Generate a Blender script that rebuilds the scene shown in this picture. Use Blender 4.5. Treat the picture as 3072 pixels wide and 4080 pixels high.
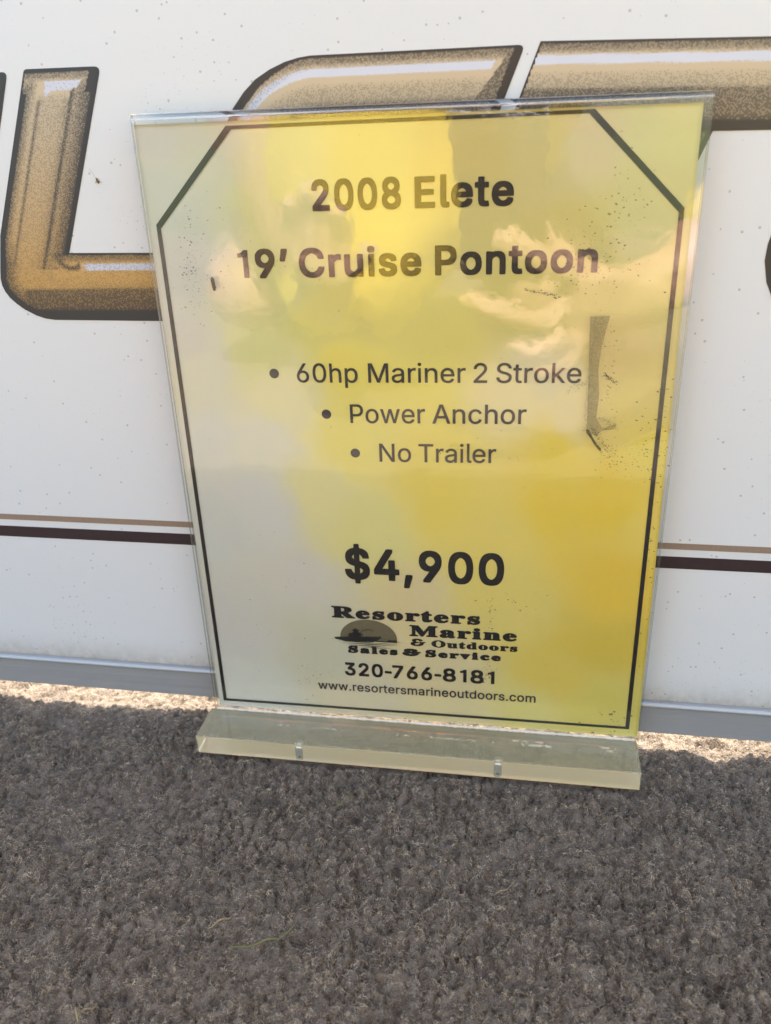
import bpy, bmesh, math, random
import numpy as np
from mathutils import Vector, Matrix

random.seed(4)
for o in list(bpy.data.objects): bpy.data.objects.remove(o)
SC = bpy.context.scene
COL = SC.collection

# ---------------------------------------------------------------- camera, sky, sun, exposure
CAM_C = Vector((.046847, -.339699, .285852))
CAM_ROT = Matrix(((.986681, -.036432, .158533), (.159304, .413527, -.896447), (-.032899, .909763, .413824)))   # columns: right, up, back
cd = bpy.data.cameras.new('camera'); cam = bpy.data.objects.new('camera', cd); COL.objects.link(cam)
cam.matrix_world = Matrix.Translation(CAM_C) @ CAM_ROT.to_4x4()
cd.sensor_fit = 'HORIZONTAL'; cd.sensor_width = 36.0; cd.lens = 36.0 * 3308.48 / 3072.0
cd.clip_start = .0005; cd.clip_end = 400.0
cd.dof.use_dof = True; cd.dof.focus_distance = .372; cd.dof.aperture_fstop = 16.0
SC.camera = cam

SUN_ELEV, SUN_AZ = 58.0, 8.0           # the sun stands behind the fence, a little to the right
world = bpy.data.worlds.new('World'); SC.world = world; world.use_nodes = True
wt = world.node_tree; wt.nodes.clear()
sky = wt.nodes.new('ShaderNodeTexSky'); sky.sky_type = 'NISHITA'; sky.sun_disc = False
sky.sun_elevation = math.radians(SUN_ELEV); sky.sun_rotation = math.radians(SUN_AZ)
sky.dust_density = 3.0
bg = wt.nodes.new('ShaderNodeBackground'); bg.inputs['Strength'].default_value = .11
wo = wt.nodes.new('ShaderNodeOutputWorld')
wb = wt.nodes.new('ShaderNodeMix'); wb.data_type = 'RGBA'; wb.blend_type = 'MULTIPLY'; wb.inputs[0].default_value = 1.0
wb.inputs[7].default_value = (1.045, 1.0, .89, 1)        # warm tint put into the sky light in place of camera white balance
wt.links.new(sky.outputs[0], wb.inputs[6]); wt.links.new(wb.outputs[2], bg.inputs[0]); wt.links.new(bg.outputs[0], wo.inputs[0])
sd_ = bpy.data.lights.new('sun', 'SUN'); sd_.energy = 2.6; sd_.angle = math.radians(.53); sd_.color = (1.0, .91, .79)
sun = bpy.data.objects.new('sun', sd_); COL.objects.link(sun)
el, az = math.radians(SUN_ELEV), math.radians(SUN_AZ)
to_sun = Vector((math.cos(el) * math.sin(az), math.cos(el) * math.cos(az), math.sin(el)))
sun.rotation_euler = to_sun.to_track_quat('Z', 'Y').to_euler(); sun.location = to_sun * 3

SC.view_settings.view_transform = 'Standard'; SC.view_settings.look = 'None'
SC.view_settings.gamma = 1.0; SC.view_settings.use_curve_mapping = False
SC.view_settings.exposure = 2.81
SC.render.engine = 'CYCLES'
SC.cycles.use_denoising = True
SC.cycles.max_bounces = 14; SC.cycles.transmission_bounces = 12; SC.cycles.transparent_max_bounces = 16
SC.cycles.glossy_bounces = 6; SC.cycles.diffuse_bounces = 4
SC.cycles.sample_clamp_indirect = 6.0
SC.cycles.caustics_reflective = False

WALL_YAW = -.0077
FENCE_TOP = .60
FIBRES = 1250000
PAPER_K = 1.45
BLOCK_GLOW = .25

# paper fading: x, z (mm on the sheet), colour of the paper there
STAINS = '-104,287,178,177,169;-88,287,178,177,160;-106,261,174,177,169;-95,241,169,171,164;-103,214,181,179,168;-97,194,189,186,165;-97,161,190,189,179;-96,114,180,182,177;-95,62,180,179,174;-94,25,185,187,179;-66,204,192,189,128;-60,184,202,195,149;-70,162,195,192,174;-74,127,185,185,179;-57,91,183,181,172;-48,51,175,175,155;-25,25,186,179,153;11,42,191,179,138;22,15,193,182,138;-28,194,209,194,90;-30,163,217,203,105;-42,140,199,192,135;-21,117,196,190,123;0,81,193,179,133;40,84,197,182,95;63,46,193,172,70;50,20,193,185,110;2,185,216,201,96;12,157,214,195,90;11,135,211,190,80;32,120,204,185,90;62,137,211,183,50;82,138,209,180,45;91,99,204,172,45;88,62,188,165,50;95,24,188,175,80;102,14,193,185,100;101,123,214,190,80;41,181,205,192,139;54,191,196,185,146;64,175,207,192,141;61,159,214,190,60;85,203,196,176,107;94,182,205,189,107;99,164,214,195,80;-51,286,182,180,128;-53,260,184,181,124;-56,229,179,178,119;-14,284,190,180,107;-16,251,190,180,103;-17,224,190,179,97;21,275,181,165,98;21,242,181,170,103;47,275,181,170,111;72,282,186,171,129;88,287,185,180,124;100,291,190,184,120;94,257,183,174,116;84,232,180,169,99;65,250,181,168,94;102,225,190,179,106;40,223,182,171,97;14,214,194,182,95;-37,214,191,184,104'
# letter outlines (advance | closed contours, thousandths of an em)
GLYPHS = {
 'b': {
  '$': '487|201,-98 239,-100 264,-96 269,-31 311,-24 342,-13 369,1 389,17 409,44 426,77 432,124 432,160 426,199 407,235 382,260 358,275 336,286 275,304 268,310 269,419 279,416 303,392 317,357 342,353 419,356 424,360 426,382 415,441 399,471 376,496 358,508 311,530 269,537 264,605 239,609 180,605 176,580 175,538 119,522 89,505 62,482 35,435 26,374 32,324 46,288 60,271 92,245 142,223 175,213 176,91 169,90 144,112 132,132 129,152 122,159 100,162 19,159 15,155 13,135 19,91 27,66 44,34 58,18 82,-1 111,-16 136,-24 175,-31 180,-95;269,87 268,180 272,183 307,160 317,144 318,135 308,117 286,95;172,340 154,355 141,377 154,399 168,413 175,415 176,344',
  ',': '228|37,-143 80,-145 106,-140 159,46 162,71 158,93 133,97 72,97 47,93 13,-115 16,-140',
  '-': '493|113,164 332,162 356,166 361,192 361,239 357,264 332,268 118,268 93,264 88,239 91,169 95,165',
  '0': '493|220,-31 277,-27 318,-15 342,-1 371,26 400,74 416,124 428,197 428,233 431,241 428,310 420,372 408,413 391,452 368,484 347,505 321,522 288,534 246,540 185,537 138,525 106,505 84,483 62,452 42,405 28,336 22,272 25,197 34,136 45,94 62,55 82,26 99,9 135,-15 177,-27;221,76 185,96 167,116 154,144 136,202 134,269 137,310 145,344 159,377 187,413 216,431 227,433 238,431 268,412 286,391 300,366 317,305 320,244 317,236 317,202 297,136 282,112 264,94 240,79',
  '1': '341|155,-10 245,-12 252,-5 252,512 245,519 170,518 140,478 95,464 59,460 55,454 55,387 58,381 106,380 148,388 152,384 152,-5',
  '2': '493|63,-24 384,-26 410,-21 413,4 413,54 409,79 384,83 221,84 354,230 380,268 393,295 399,318 405,356 405,387 399,431 385,465 361,495 334,516 318,524 290,533 234,541 173,536 145,529 120,518 89,495 64,465 56,448 47,420 41,381 44,345 48,341 123,338 148,342 156,379 170,405 193,424 220,436 245,429 266,418 285,398 294,376 291,354 280,331 256,300 45,73 38,42 41,-19 45,-23',
  '3': '493|205,-31 228,-33 275,-27 303,-21 342,-4 382,30 407,72 413,97 418,155 412,199 393,244 377,266 348,289 325,300 284,310 288,319 393,438 396,505 393,527 389,531 367,534 75,534 53,531 49,527 46,455 50,429 75,426 225,424 136,322 132,252 136,227 162,223 212,223 248,214 271,199 285,186 304,149 304,141 293,116 271,94 250,82 231,76 206,76 175,87 149,108 136,133 131,153 106,156 48,156 22,152 20,130 27,77 49,33 80,5 112,-13 148,-24',
  '4': '493|281,-24 338,-26 364,-21 367,4 368,79 433,84 437,109 437,159 432,185 368,190 367,315 364,337 360,341 338,344 285,344 260,340 256,315 255,189 160,190 331,481 333,506 330,529 305,533 249,533 224,529 218,520 18,181 14,156 14,109 17,87 21,83 44,80 255,79 259,-19 263,-23',
  '6': '493|219,-31 232,-33 282,-26 323,-13 352,5 372,24 388,47 402,77 410,108 413,133 411,205 399,247 388,269 365,295 343,314 293,334 251,337 245,341 343,486 344,527 340,531 256,534 232,531 227,527 86,319 58,263 45,216 38,166 44,105 53,72 72,36 94,10 143,-18 176,-27;220,74 193,87 173,104 158,127 150,149 150,163 161,194 176,214 204,234 218,239 232,240 254,231 276,213 293,188 302,166 302,152 291,122 273,98 251,82 232,74',
  '7': '493|98,-24 160,-26 185,-22 189,-19 414,429 417,454 417,504 413,529 388,533 66,533 40,529 36,504 36,456 41,431 66,427 274,427 278,423 76,26 73,1 76,-21',
  '8': '493|213,-31 264,-30 314,-21 342,-10 373,10 401,41 418,74 426,133 421,183 412,210 394,242 367,269 381,286 398,319 401,336 407,386 398,441 384,472 358,500 311,528 253,540 197,540 147,531 122,520 96,502 66,469 51,436 46,369 55,319 71,286 86,269 58,242 41,213 32,186 26,138 35,72 49,44 78,12 111,-10 139,-21 167,-27;222,74 189,82 171,94 149,116 140,141 152,166 170,186 197,203 217,209 236,209 256,203 281,187 301,166 311,138 301,113 282,94 261,82;220,315 203,321 186,331 166,355 158,377 166,397 182,416 208,431 231,434 250,428 272,415 287,397 293,372 284,352 268,333 250,321 231,315',
  '9': '493|130,-24 195,-26 220,-22 225,-19 366,190 393,242 405,276 413,331 413,373 402,431 391,456 365,491 334,516 304,529 234,541 173,536 148,529 95,499 61,456 50,431 44,406 38,342 45,292 61,245 84,215 115,192 132,183 162,175 209,170 108,23 109,-21;220,269 198,278 175,298 158,320 150,354 158,381 175,406 195,424 229,436 256,424 279,405 299,368 302,345 291,315 274,292 248,275 232,269',
  'C': '550|259,-31 274,-33 324,-27 360,-18 399,-1 425,16 453,44 472,72 486,102 497,155 495,177 491,181 410,184 385,180 378,155 349,115 319,93 294,82 277,79 258,79 232,85 210,96 188,112 157,149 143,177 131,216 128,274 134,305 146,338 166,373 191,398 213,414 260,431 291,428 321,414 352,391 369,369 388,326 413,323 469,323 494,327 497,352 489,397 469,441 448,472 420,497 385,517 358,528 296,540 244,540 202,534 169,525 127,506 96,481 59,436 32,377 20,319 14,260 17,213 29,141 48,91 76,49 105,20 129,2 163,-15 210,-27',
  'E': '459|59,-24 372,-26 397,-21 401,4 401,54 397,79 372,83 155,83 151,87 152,204 350,205 372,208 376,212 379,234 379,281 375,307 350,311 152,311 152,426 369,427 394,431 398,456 398,504 394,529 369,533 64,533 38,529 34,504 34,4 38,-21',
  'P': '485|59,-24 122,-26 147,-21 151,4 152,160 247,161 328,172 352,183 379,201 409,237 426,279 434,337 429,401 412,454 398,473 380,491 358,507 328,521 264,533 64,533 38,529 34,504 34,4 38,-21;152,267 152,426 241,427 272,418 296,401 312,379 318,359 318,337 312,318 289,288 275,278 233,266',
  'e': '444|203,-32 218,-34 271,-27 304,-19 336,-2 358,18 380,51 386,65 388,87 385,112 329,128 307,130 285,127 263,94 249,84 224,73 202,72 174,84 152,101 131,129 129,143 368,144 393,148 397,173 395,234 389,271 380,304 363,337 338,366 313,385 279,399 232,408 176,408 140,402 110,391 74,366 49,338 31,310 14,248 8,198 11,151 20,98 37,57 67,15 93,-5 121,-19 157,-28;135,247 133,251 143,266 165,289 202,305 213,305 239,293 263,269 273,248',
  'i': '207|54,-24 108,-26 131,-23 135,-19 138,4 138,376 135,398 131,402 58,405 36,402 32,398 29,376 29,4 33,-21;71,420 92,419 125,425 136,433 145,445 152,484 148,509 142,527 122,543 84,549 45,543 34,536 22,520 15,484 22,445 42,425',
  'l': '215|131,-26 141,-28 185,-22 191,-18 195,7 195,49 191,74 166,78 152,76 140,90 140,526 137,549 133,553 110,556 38,553 34,549 31,526 31,71 37,29 49,0 72,-16 85,-22',
  'n': '450|52,-24 109,-26 135,-21 139,4 139,231 147,259 162,280 176,291 204,302 223,302 244,287 255,276 269,251 272,231 272,4 276,-21 301,-26 354,-26 379,-21 383,4 383,242 377,295 371,323 360,348 344,370 318,391 290,402 248,408 209,408 168,402 134,388 132,401 129,402 57,405 31,401 27,376 27,4 31,-21',
  'o': '455|197,-32 240,-31 285,-22 318,-8 343,11 365,36 383,65 400,118 406,160 406,215 394,282 383,310 363,343 346,363 321,383 285,399 238,408 176,408 140,402 115,394 73,365 48,337 28,301 20,276 11,223 8,182 20,101 31,68 52,33 81,4 121,-19 154,-28;196,73 168,89 146,111 134,132 122,168 122,207 128,232 156,276 182,296 207,305 243,291 272,262 286,234 295,182 286,140 264,104 246,86 218,73',
  'r': '299|52,-24 109,-26 135,-21 139,4 139,240 151,266 162,279 182,293 207,301 240,297 265,301 269,326 269,379 265,404 212,411 168,404 134,393 132,401 107,405 57,405 31,401 27,376 27,4 31,-21',
  's': '405|172,-32 190,-34 245,-27 281,-16 306,-2 334,25 349,54 355,96 349,160 331,188 315,205 278,224 167,253 147,265 139,276 156,296 178,308 187,308 223,291 248,255 270,253 295,255 346,268 346,312 340,329 324,357 299,382 278,394 248,403 209,408 162,408 126,403 95,394 70,380 42,352 30,332 22,276 30,215 45,192 61,176 92,159 126,148 209,127 238,107 237,100 220,84 204,75 178,70 145,83 128,101 118,126 115,128 84,130 14,115 13,73 22,43 37,20 56,0 98,-22 126,-28',
  't': '267|161,-28 207,-27 226,-23 236,-17 236,22 224,75 198,79 171,77 159,83 150,100 150,297 154,301 198,301 224,305 228,330 225,397 221,401 198,404 151,405 150,466 146,492 121,495 46,493 42,488 39,466 38,405 -16,400 -20,375 -17,308 -13,304 35,301 39,297 39,97 48,38 56,19 69,0 90,-15 118,-24',
  'u': '450|175,-29 184,-31 243,-22 270,-9 274,-10 276,-21 301,-25 354,-25 379,-21 383,4 383,374 379,399 354,403 301,403 276,399 272,374 271,149 263,124 250,104 226,84 204,75 187,78 161,96 145,121 139,140 139,374 135,399 109,403 57,403 31,399 27,374 27,118 34,76 45,40 64,12 93,-11 129,-24',
  '’': '228|37,291 80,289 106,294 159,480 162,505 158,527 133,531 72,531 47,527 13,319 16,294',
 },
 'r': {
  '.': '188|88,-9 115,-7 130,2 141,16 147,36 143,61 134,76 115,89 98,93 76,89 65,82 50,66 44,44 47,22 58,5 76,-7',
  '0': '453|217,-12 257,-10 299,1 322,16 354,46 372,72 394,124 406,174 411,238 409,313 403,352 391,394 375,433 356,460 327,489 296,509 249,520 204,520 157,509 126,488 100,463 79,433 59,386 50,352 42,274 42,233 50,155 62,113 79,74 100,44 140,10 154,1 182,-7;218,57 193,62 170,77 151,97 137,124 120,180 114,266 120,327 129,363 151,410 166,429 185,442 207,450 232,454 257,447 285,431 308,402 322,372 334,327 339,247 333,180 319,130 305,102 285,79 260,62 232,56',
  '2': '453|61,-5 387,-6 393,-2 394,56 390,63 168,65 186,87 325,234 363,287 377,315 386,354 386,390 377,426 368,445 344,476 315,499 298,507 273,516 237,522 215,522 165,513 140,502 106,477 81,445 72,429 61,384 62,361 68,358 126,358 132,362 139,398 161,431 198,452 223,455 248,452 276,441 302,418 313,384 313,354 296,312 258,262 61,54 58,45 58,1',
  '6': '453|216,-12 259,-10 282,-4 315,10 333,22 355,44 371,66 385,97 394,130 394,186 382,227 370,251 340,284 306,306 273,317 229,320 198,316 327,505 327,510 320,515 254,515 243,506 103,299 75,244 61,194 58,169 61,124 70,91 90,54 112,29 134,12 170,-4;220,54 201,57 173,71 158,83 145,102 133,130 130,160 133,186 142,208 168,240 198,256 234,259 254,256 273,247 297,227 310,208 318,186 322,155 316,122 307,102 293,81 276,68 251,57',
  'A': '480|13,-5 84,-6 89,-3 139,134 142,136 339,135 390,-2 397,-6 461,-6 468,-2 465,15 284,506 278,513 200,513 194,509 16,20 10,1;167,205 165,209 212,345 235,426 239,430 313,206',
  'M': '628|57,-5 122,-6 129,1 128,390 160,298 279,-2 286,-6 341,-6 348,-2 362,31 500,391 498,1 505,-6 566,-6 572,-3 573,506 570,512 478,513 468,506 349,198 317,101 314,99 281,195 159,509 152,513 61,513 55,510 54,1',
  'N': '523|57,-5 125,-6 132,1 132,312 129,320 128,402 210,265 379,1 389,-6 461,-6 466,-3 468,506 465,512 400,513 393,506 394,111 143,509 136,513 61,513 55,510 54,1',
  'P': '445|57,-5 125,-6 131,-2 133,179 250,180 308,189 333,200 359,218 392,256 412,312 415,359 412,384 398,429 384,451 358,477 339,491 308,504 266,513 61,513 54,509 54,1;133,248 133,446 239,447 264,444 291,435 314,419 328,398 337,373 337,323 328,298 308,272 294,261 255,249 230,247',
  'S': '447|207,-14 239,-15 294,-7 342,13 361,27 390,58 409,97 412,120 412,164 404,195 389,218 368,239 314,270 219,297 172,313 144,329 124,356 121,372 124,397 139,421 149,431 169,443 200,452 247,452 272,445 294,434 320,408 330,381 336,374 400,374 406,377 407,384 401,414 384,450 353,482 319,504 289,515 256,521 197,521 167,515 142,507 103,484 89,474 69,450 52,414 46,375 49,345 60,311 80,285 104,267 158,241 283,204 317,185 337,158 340,139 334,114 322,94 311,82 278,63 230,54 197,57 172,63 144,77 126,95 116,111 112,131 106,143 39,143 33,140 35,114 44,84 58,57 80,32 97,19 128,2 167,-10',
  'T': '449|190,-5 255,-6 262,1 263,445 419,447 423,454 423,506 419,513 33,513 26,509 26,454 30,447 183,447 187,442 187,1',
  'a': '389|149,-14 192,-12 214,-6 245,10 270,33 271,0 275,-6 336,-7 343,-3 343,256 337,297 326,325 303,354 281,370 245,384 186,390 156,387 103,370 71,347 49,322 36,295 39,285 100,268 106,271 114,287 131,304 153,318 175,324 217,324 245,312 262,292 271,256 261,241 234,232 142,221 98,209 56,185 45,174 33,153 27,134 24,103 30,70 41,45 67,15 86,2 117,-9;153,52 117,66 102,84 99,92 99,114 107,134 136,154 270,178 271,142 268,122 257,95 246,81 228,66 200,55 181,52',
  'c': '396|195,-13 218,-14 260,-8 307,14 321,25 346,53 361,76 370,101 366,107 357,110 310,122 302,121 286,90 265,70 235,56 199,53 176,56 150,71 129,92 112,123 103,162 106,226 112,251 123,273 149,305 174,319 218,325 243,319 269,304 280,293 302,259 313,258 360,270 366,276 363,293 352,315 326,347 302,366 279,377 238,389 171,388 140,380 106,360 78,334 59,310 45,282 31,226 28,179 36,121 48,87 67,54 113,11 149,-5',
  'd': '424|181,-13 226,-11 254,-2 274,11 307,45 308,1 313,-5 371,-6 377,-2 378,507 374,513 313,514 306,510 304,335 274,366 254,380 218,389 163,388 135,380 113,369 85,347 65,323 42,279 31,234 28,173 37,115 48,84 76,39 106,12 140,-5;199,53 176,56 160,64 128,93 115,121 106,148 103,162 103,218 112,254 131,287 152,308 174,319 204,325 235,319 263,305 283,282 294,262 303,229 306,168 294,118 275,84 260,70 232,56',
  'e': '404|200,-13 252,-11 285,-2 315,14 342,37 352,51 363,71 369,93 360,99 307,111 299,105 279,76 252,59 229,53 179,56 145,73 120,101 106,137 104,162 371,164 378,171 372,251 363,284 347,318 318,350 293,369 268,380 235,389 174,389 160,385 129,374 93,350 74,330 48,290 37,257 28,201 31,148 37,118 48,87 68,53 89,29 113,11 140,-2 176,-11;104,228 103,234 115,268 128,287 146,305 171,319 204,325 232,321 260,308 279,288 288,273 302,232 299,228',
  'h': '410|50,-5 112,-6 119,-2 119,229 122,254 131,279 145,298 157,307 190,322 243,318 269,298 285,270 291,231 292,-2 298,-6 357,-6 364,1 364,245 361,276 352,312 344,329 319,359 293,377 251,388 207,388 184,385 151,368 120,340 119,506 112,513 54,513 47,506 47,1',
  'i': '167|52,-5 111,-6 118,1 118,379 111,386 56,386 49,379 49,1;68,440 95,438 106,442 117,449 129,465 132,481 129,501 114,519 103,527 86,530 64,527 53,519 38,501 35,487 38,465 49,451',
  'k': '381|50,-5 112,-6 119,-2 119,134 137,155 154,168 292,-5 370,-6 377,1 211,215 255,265 364,373 366,381 359,386 282,385 120,221 119,506 112,513 54,513 47,506 47,1',
  'l': '168|128,-7 163,-6 174,0 176,51 169,58 141,56 133,59 124,68 120,90 120,529 113,536 58,536 51,529 51,68 54,46 65,21 72,14 102,-5',
  'm': '610|50,-5 112,-6 119,-2 119,240 122,265 134,290 151,308 162,316 193,324 226,321 248,307 263,287 266,276 269,256 270,-2 276,-6 338,-5 341,1 342,259 350,287 369,309 393,321 420,324 443,321 465,310 485,284 491,251 492,-2 498,-6 559,-6 564,1 564,256 557,304 541,340 523,361 501,377 473,388 454,391 420,391 382,382 357,368 337,352 318,328 290,366 270,379 248,388 198,391 170,382 148,369 127,351 118,338 116,379 112,385 51,385 47,379 47,1',
  'n': '410|50,-5 112,-6 119,-2 119,229 122,254 131,279 145,298 157,307 190,322 243,318 269,298 285,270 291,231 292,-2 298,-6 357,-6 363,-2 364,245 361,276 355,304 344,329 327,351 307,368 270,385 251,388 187,386 151,368 118,336 116,379 112,385 54,386 47,381 47,1',
  'o': '415|195,-13 243,-11 265,-5 299,9 324,28 349,56 366,84 377,115 386,157 383,234 377,262 352,315 329,344 302,366 274,380 240,389 171,388 140,380 106,360 78,334 59,310 45,282 31,226 28,179 36,121 48,87 67,54 113,11 149,-5;196,53 176,56 165,61 149,72 128,93 112,123 106,146 103,162 103,212 112,251 139,296 149,305 174,319 207,325 240,319 263,308 288,283 302,254 311,223 314,184 311,157 302,121 281,84 265,70 238,56',
  'p': '424|50,-148 112,-149 119,-145 120,42 147,13 176,-4 209,-13 257,-13 287,-4 315,10 338,27 357,50 377,83 394,150 397,188 394,197 394,230 388,261 374,300 347,338 315,367 287,381 246,390 218,390 173,381 148,365 118,332 116,377 112,384 54,384 47,380 47,-142;204,54 190,57 164,72 146,90 136,105 122,150 119,208 128,252 144,286 167,308 190,320 232,323 251,320 276,306 296,286 310,258 319,230 322,172 310,119 296,91 279,73 251,57 234,54',
  'r': '259|50,-5 112,-6 119,-2 119,237 122,259 134,285 162,310 190,319 243,316 248,319 250,381 246,388 209,391 176,385 150,373 118,342 116,379 112,385 54,386 47,381 47,1',
  's': '365|169,-13 192,-14 226,-11 262,0 287,14 318,46 332,73 335,93 332,140 315,169 294,190 259,208 148,236 127,248 117,262 116,282 119,296 134,311 159,324 184,328 209,324 240,310 254,293 265,273 276,272 328,286 329,293 315,326 281,364 259,377 212,389 145,386 115,377 90,363 60,334 50,318 44,304 41,279 47,234 62,211 80,193 112,175 145,164 228,144 249,132 260,118 260,98 255,82 240,67 223,59 198,53 162,53 128,64 111,82 98,110 78,110 42,102 30,96 42,57 55,37 77,15 117,-5',
  't': '227|158,-9 187,-10 204,-7 215,-4 219,2 210,47 205,58 160,57 145,64 134,77 130,102 130,316 135,320 205,322 208,327 208,377 201,384 132,385 129,473 124,476 65,476 58,469 57,386 7,384 1,381 0,327 7,320 54,320 58,316 58,94 67,50 86,19 110,2 137,-7',
  'u': '410|172,-10 187,-11 226,-5 261,12 290,41 291,1 296,-5 357,-6 363,-1 364,376 359,383 298,383 292,379 291,154 288,126 277,99 257,75 226,59 204,56 162,64 142,79 125,107 119,143 119,379 112,383 54,383 47,379 47,115 53,85 64,54 92,21 112,6 137,-5',
  'w': '567|137,-5 199,-6 205,-2 281,273 285,277 362,-2 368,-6 427,-6 432,-3 444,26 547,362 549,382 543,386 482,386 473,379 420,190 400,104 396,100 366,223 322,381 316,386 250,384 242,370 187,170 171,100 167,104 158,148 94,379 85,386 20,384 17,379 20,365 123,26 131,1',
 },
 'c': {
  'M': '684|8,-24 170,-25 185,-19 193,-5 194,18 187,32 168,43 143,46 133,59 132,255 250,-16 268,-25 290,-25 304,-19 318,6 420,251 429,263 427,59 420,48 395,43 378,31 372,18 372,1 378,-16 398,-26 615,-26 632,-19 641,1 641,18 635,31 615,43 593,47 586,65 586,384 595,406 635,423 641,437 641,454 634,471 615,480 451,480 432,472 318,213 202,473 184,480 18,480 0,473 -9,454 -9,437 -2,423 12,414 45,406 50,392 49,70 43,51 1,38 -11,20 -11,-5 -5,-17',
  'O': '575|241,-35 276,-36 332,-27 393,-3 429,22 463,56 485,87 507,132 522,190 522,265 516,298 505,332 466,398 429,436 396,457 337,482 284,491 220,488 173,477 96,433 64,401 39,368 12,304 3,256 3,198 9,162 34,98 64,54 97,20 148,-11 190,-27;257,39 240,42 222,54 196,86 178,143 169,226 175,301 187,356 195,373 207,393 229,410 265,416 284,413 307,399 329,371 338,351 352,276 352,184 338,101 321,68 293,45',
  'R': '523|9,-24 241,-26 258,-19 267,1 267,18 261,31 244,43 217,48 210,56 208,151 321,-19 338,-26 480,-26 499,-17 506,1 506,18 500,31 471,45 459,56 356,209 394,233 424,267 433,287 442,329 439,365 433,384 410,424 382,446 346,463 285,477 19,480 -1,471 -8,454 -3,426 13,414 42,406 51,373 50,81 44,51 2,38 -10,20 -10,-5 -4,-17;210,261 206,268 206,381 210,403 224,405 252,399 269,379 278,323 272,295 261,276 230,261',
  'a': '394|247,-34 282,-32 318,-15 344,8 353,24 352,35 342,55 317,69 317,244 305,277 279,312 240,333 190,342 124,342 90,333 51,314 32,298 12,263 8,227 15,205 32,181 61,166 21,133 1,96 -6,66 1,27 25,-9 60,-29 79,-33 135,-30 190,-6 212,-24;154,60 149,63 145,80 148,102 153,113 171,130 175,124 175,77;143,202 147,244 139,266 151,270 165,265 171,258 175,213 168,207',
  'd': '420|130,-34 164,-33 198,-20 214,-32 228,-35 286,-22 345,-16 368,-6 376,8 377,30 370,44 348,57 344,66 343,455 336,472 323,480 178,481 161,474 152,458 153,435 162,421 195,408 199,391 198,333 164,342 131,342 109,339 70,319 34,286 8,235 -4,191 -7,160 -4,108 8,66 33,19 59,-8 100,-29;164,57 153,71 146,96 144,191 154,238 162,249 175,254 189,250 199,232 199,85 186,62 175,56',
  'e': '351|143,-34 192,-30 225,-18 267,9 300,51 307,66 300,92 275,111 253,105 228,79 214,71 200,69 170,78 153,105 147,138 150,142 284,142 298,149 307,166 304,224 290,263 270,294 236,322 200,339 178,342 117,339 70,316 50,300 11,241 -6,171 -4,116 3,88 19,49 39,18 70,-10 103,-27;148,217 143,224 147,252 155,266 164,269 174,249 174,221 170,217',
  'i': '248|12,-24 183,-25 197,-19 206,-2 206,18 200,31 179,42 173,54 172,315 166,327 152,335 120,337 153,356 167,376 173,390 176,420 172,437 156,465 122,485 94,488 63,479 45,465 29,437 26,404 32,381 49,356 81,337 16,335 2,327 -5,312 -5,292 2,279 24,265 26,259 26,48 -1,32 -8,15 -4,-10',
  'n': '431|12,-24 360,-26 380,-17 387,-2 386,20 378,34 357,48 356,212 348,268 339,290 311,323 294,332 244,344 202,338 172,323 147,336 19,335 2,327 -5,312 -4,290 2,278 22,268 26,259 26,48 -1,32 -8,15 -4,-10;188,39 173,48 173,220 186,238 202,244 209,234 209,56 203,42',
  'o': '386|152,-34 178,-35 217,-29 270,-2 296,21 318,52 341,119 338,202 326,238 304,277 289,295 259,319 212,339 186,342 139,342 114,336 73,316 53,300 36,283 11,241 0,210 -6,169 -4,116 3,88 36,26 75,-10 109,-26;162,40 150,55 144,94 143,210 153,260 159,269 170,272 184,260 191,232 193,94 184,49 175,40',
  'r': '337|12,-24 197,-26 216,-17 223,1 223,18 217,31 202,40 178,45 173,62 176,212 188,230 210,209 238,197 272,200 295,215 311,242 315,270 311,292 292,323 263,340 236,344 202,338 169,321 144,336 19,335 2,327 -5,312 -4,290 4,276 24,265 26,259 26,48 -1,32 -8,15 -4,-10',
  's': '338|138,-34 184,-33 226,-15 256,12 279,60 283,99 276,135 259,169 234,194 260,205 269,221 269,321 262,336 248,344 228,345 204,334 148,345 106,341 54,314 20,266 13,232 17,185 33,155 51,135 20,125 11,110 11,-12 19,-26 34,-33 56,-32 81,-19;131,43 108,55 95,71 78,116 140,86 160,69 166,55 159,45;201,213 140,245 132,255 134,266 151,270 178,258 194,238 204,216',
  't': '278|114,-33 129,-34 171,-25 191,-14 218,8 247,61 239,84 212,99 190,92 174,73 170,75 170,250 174,254 210,254 224,261 233,278 233,311 226,326 212,334 171,337 169,425 162,440 146,449 126,449 110,440 72,389 3,320 -5,303 -2,270 3,261 22,250 22,67 29,31 45,-3 56,-14 82,-28',
  'u': '425|122,-34 162,-33 201,-17 212,-29 231,-35 298,-19 362,-13 379,-4 385,10 385,35 377,49 354,57 349,63 349,308 340,328 323,334 190,334 173,328 165,319 142,334 12,334 -8,324 -14,310 -14,291 -5,276 17,265 21,246 22,69 28,35 45,1 64,-15 90,-29;173,63 166,82 167,278 198,266 202,258 202,80 190,65',
  '&': '504|204,-15 300,-2 375,39 420,101 452,218 483,226 490,235 490,276 480,286 294,285 287,276 288,232 294,226 319,221 326,215 292,146 250,95 211,83 166,98 150,129 169,167 211,183 269,186 279,196 276,260 264,267 216,273 193,299 187,335 201,368 230,385 258,380 269,372 277,339 322,325 386,343 397,351 404,399 373,443 355,458 294,483 225,489 152,477 136,472 73,429 55,368 57,351 72,309 115,268 54,235 15,171 16,104 46,49 58,36 125,-5',
 },
 'h': {
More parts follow.
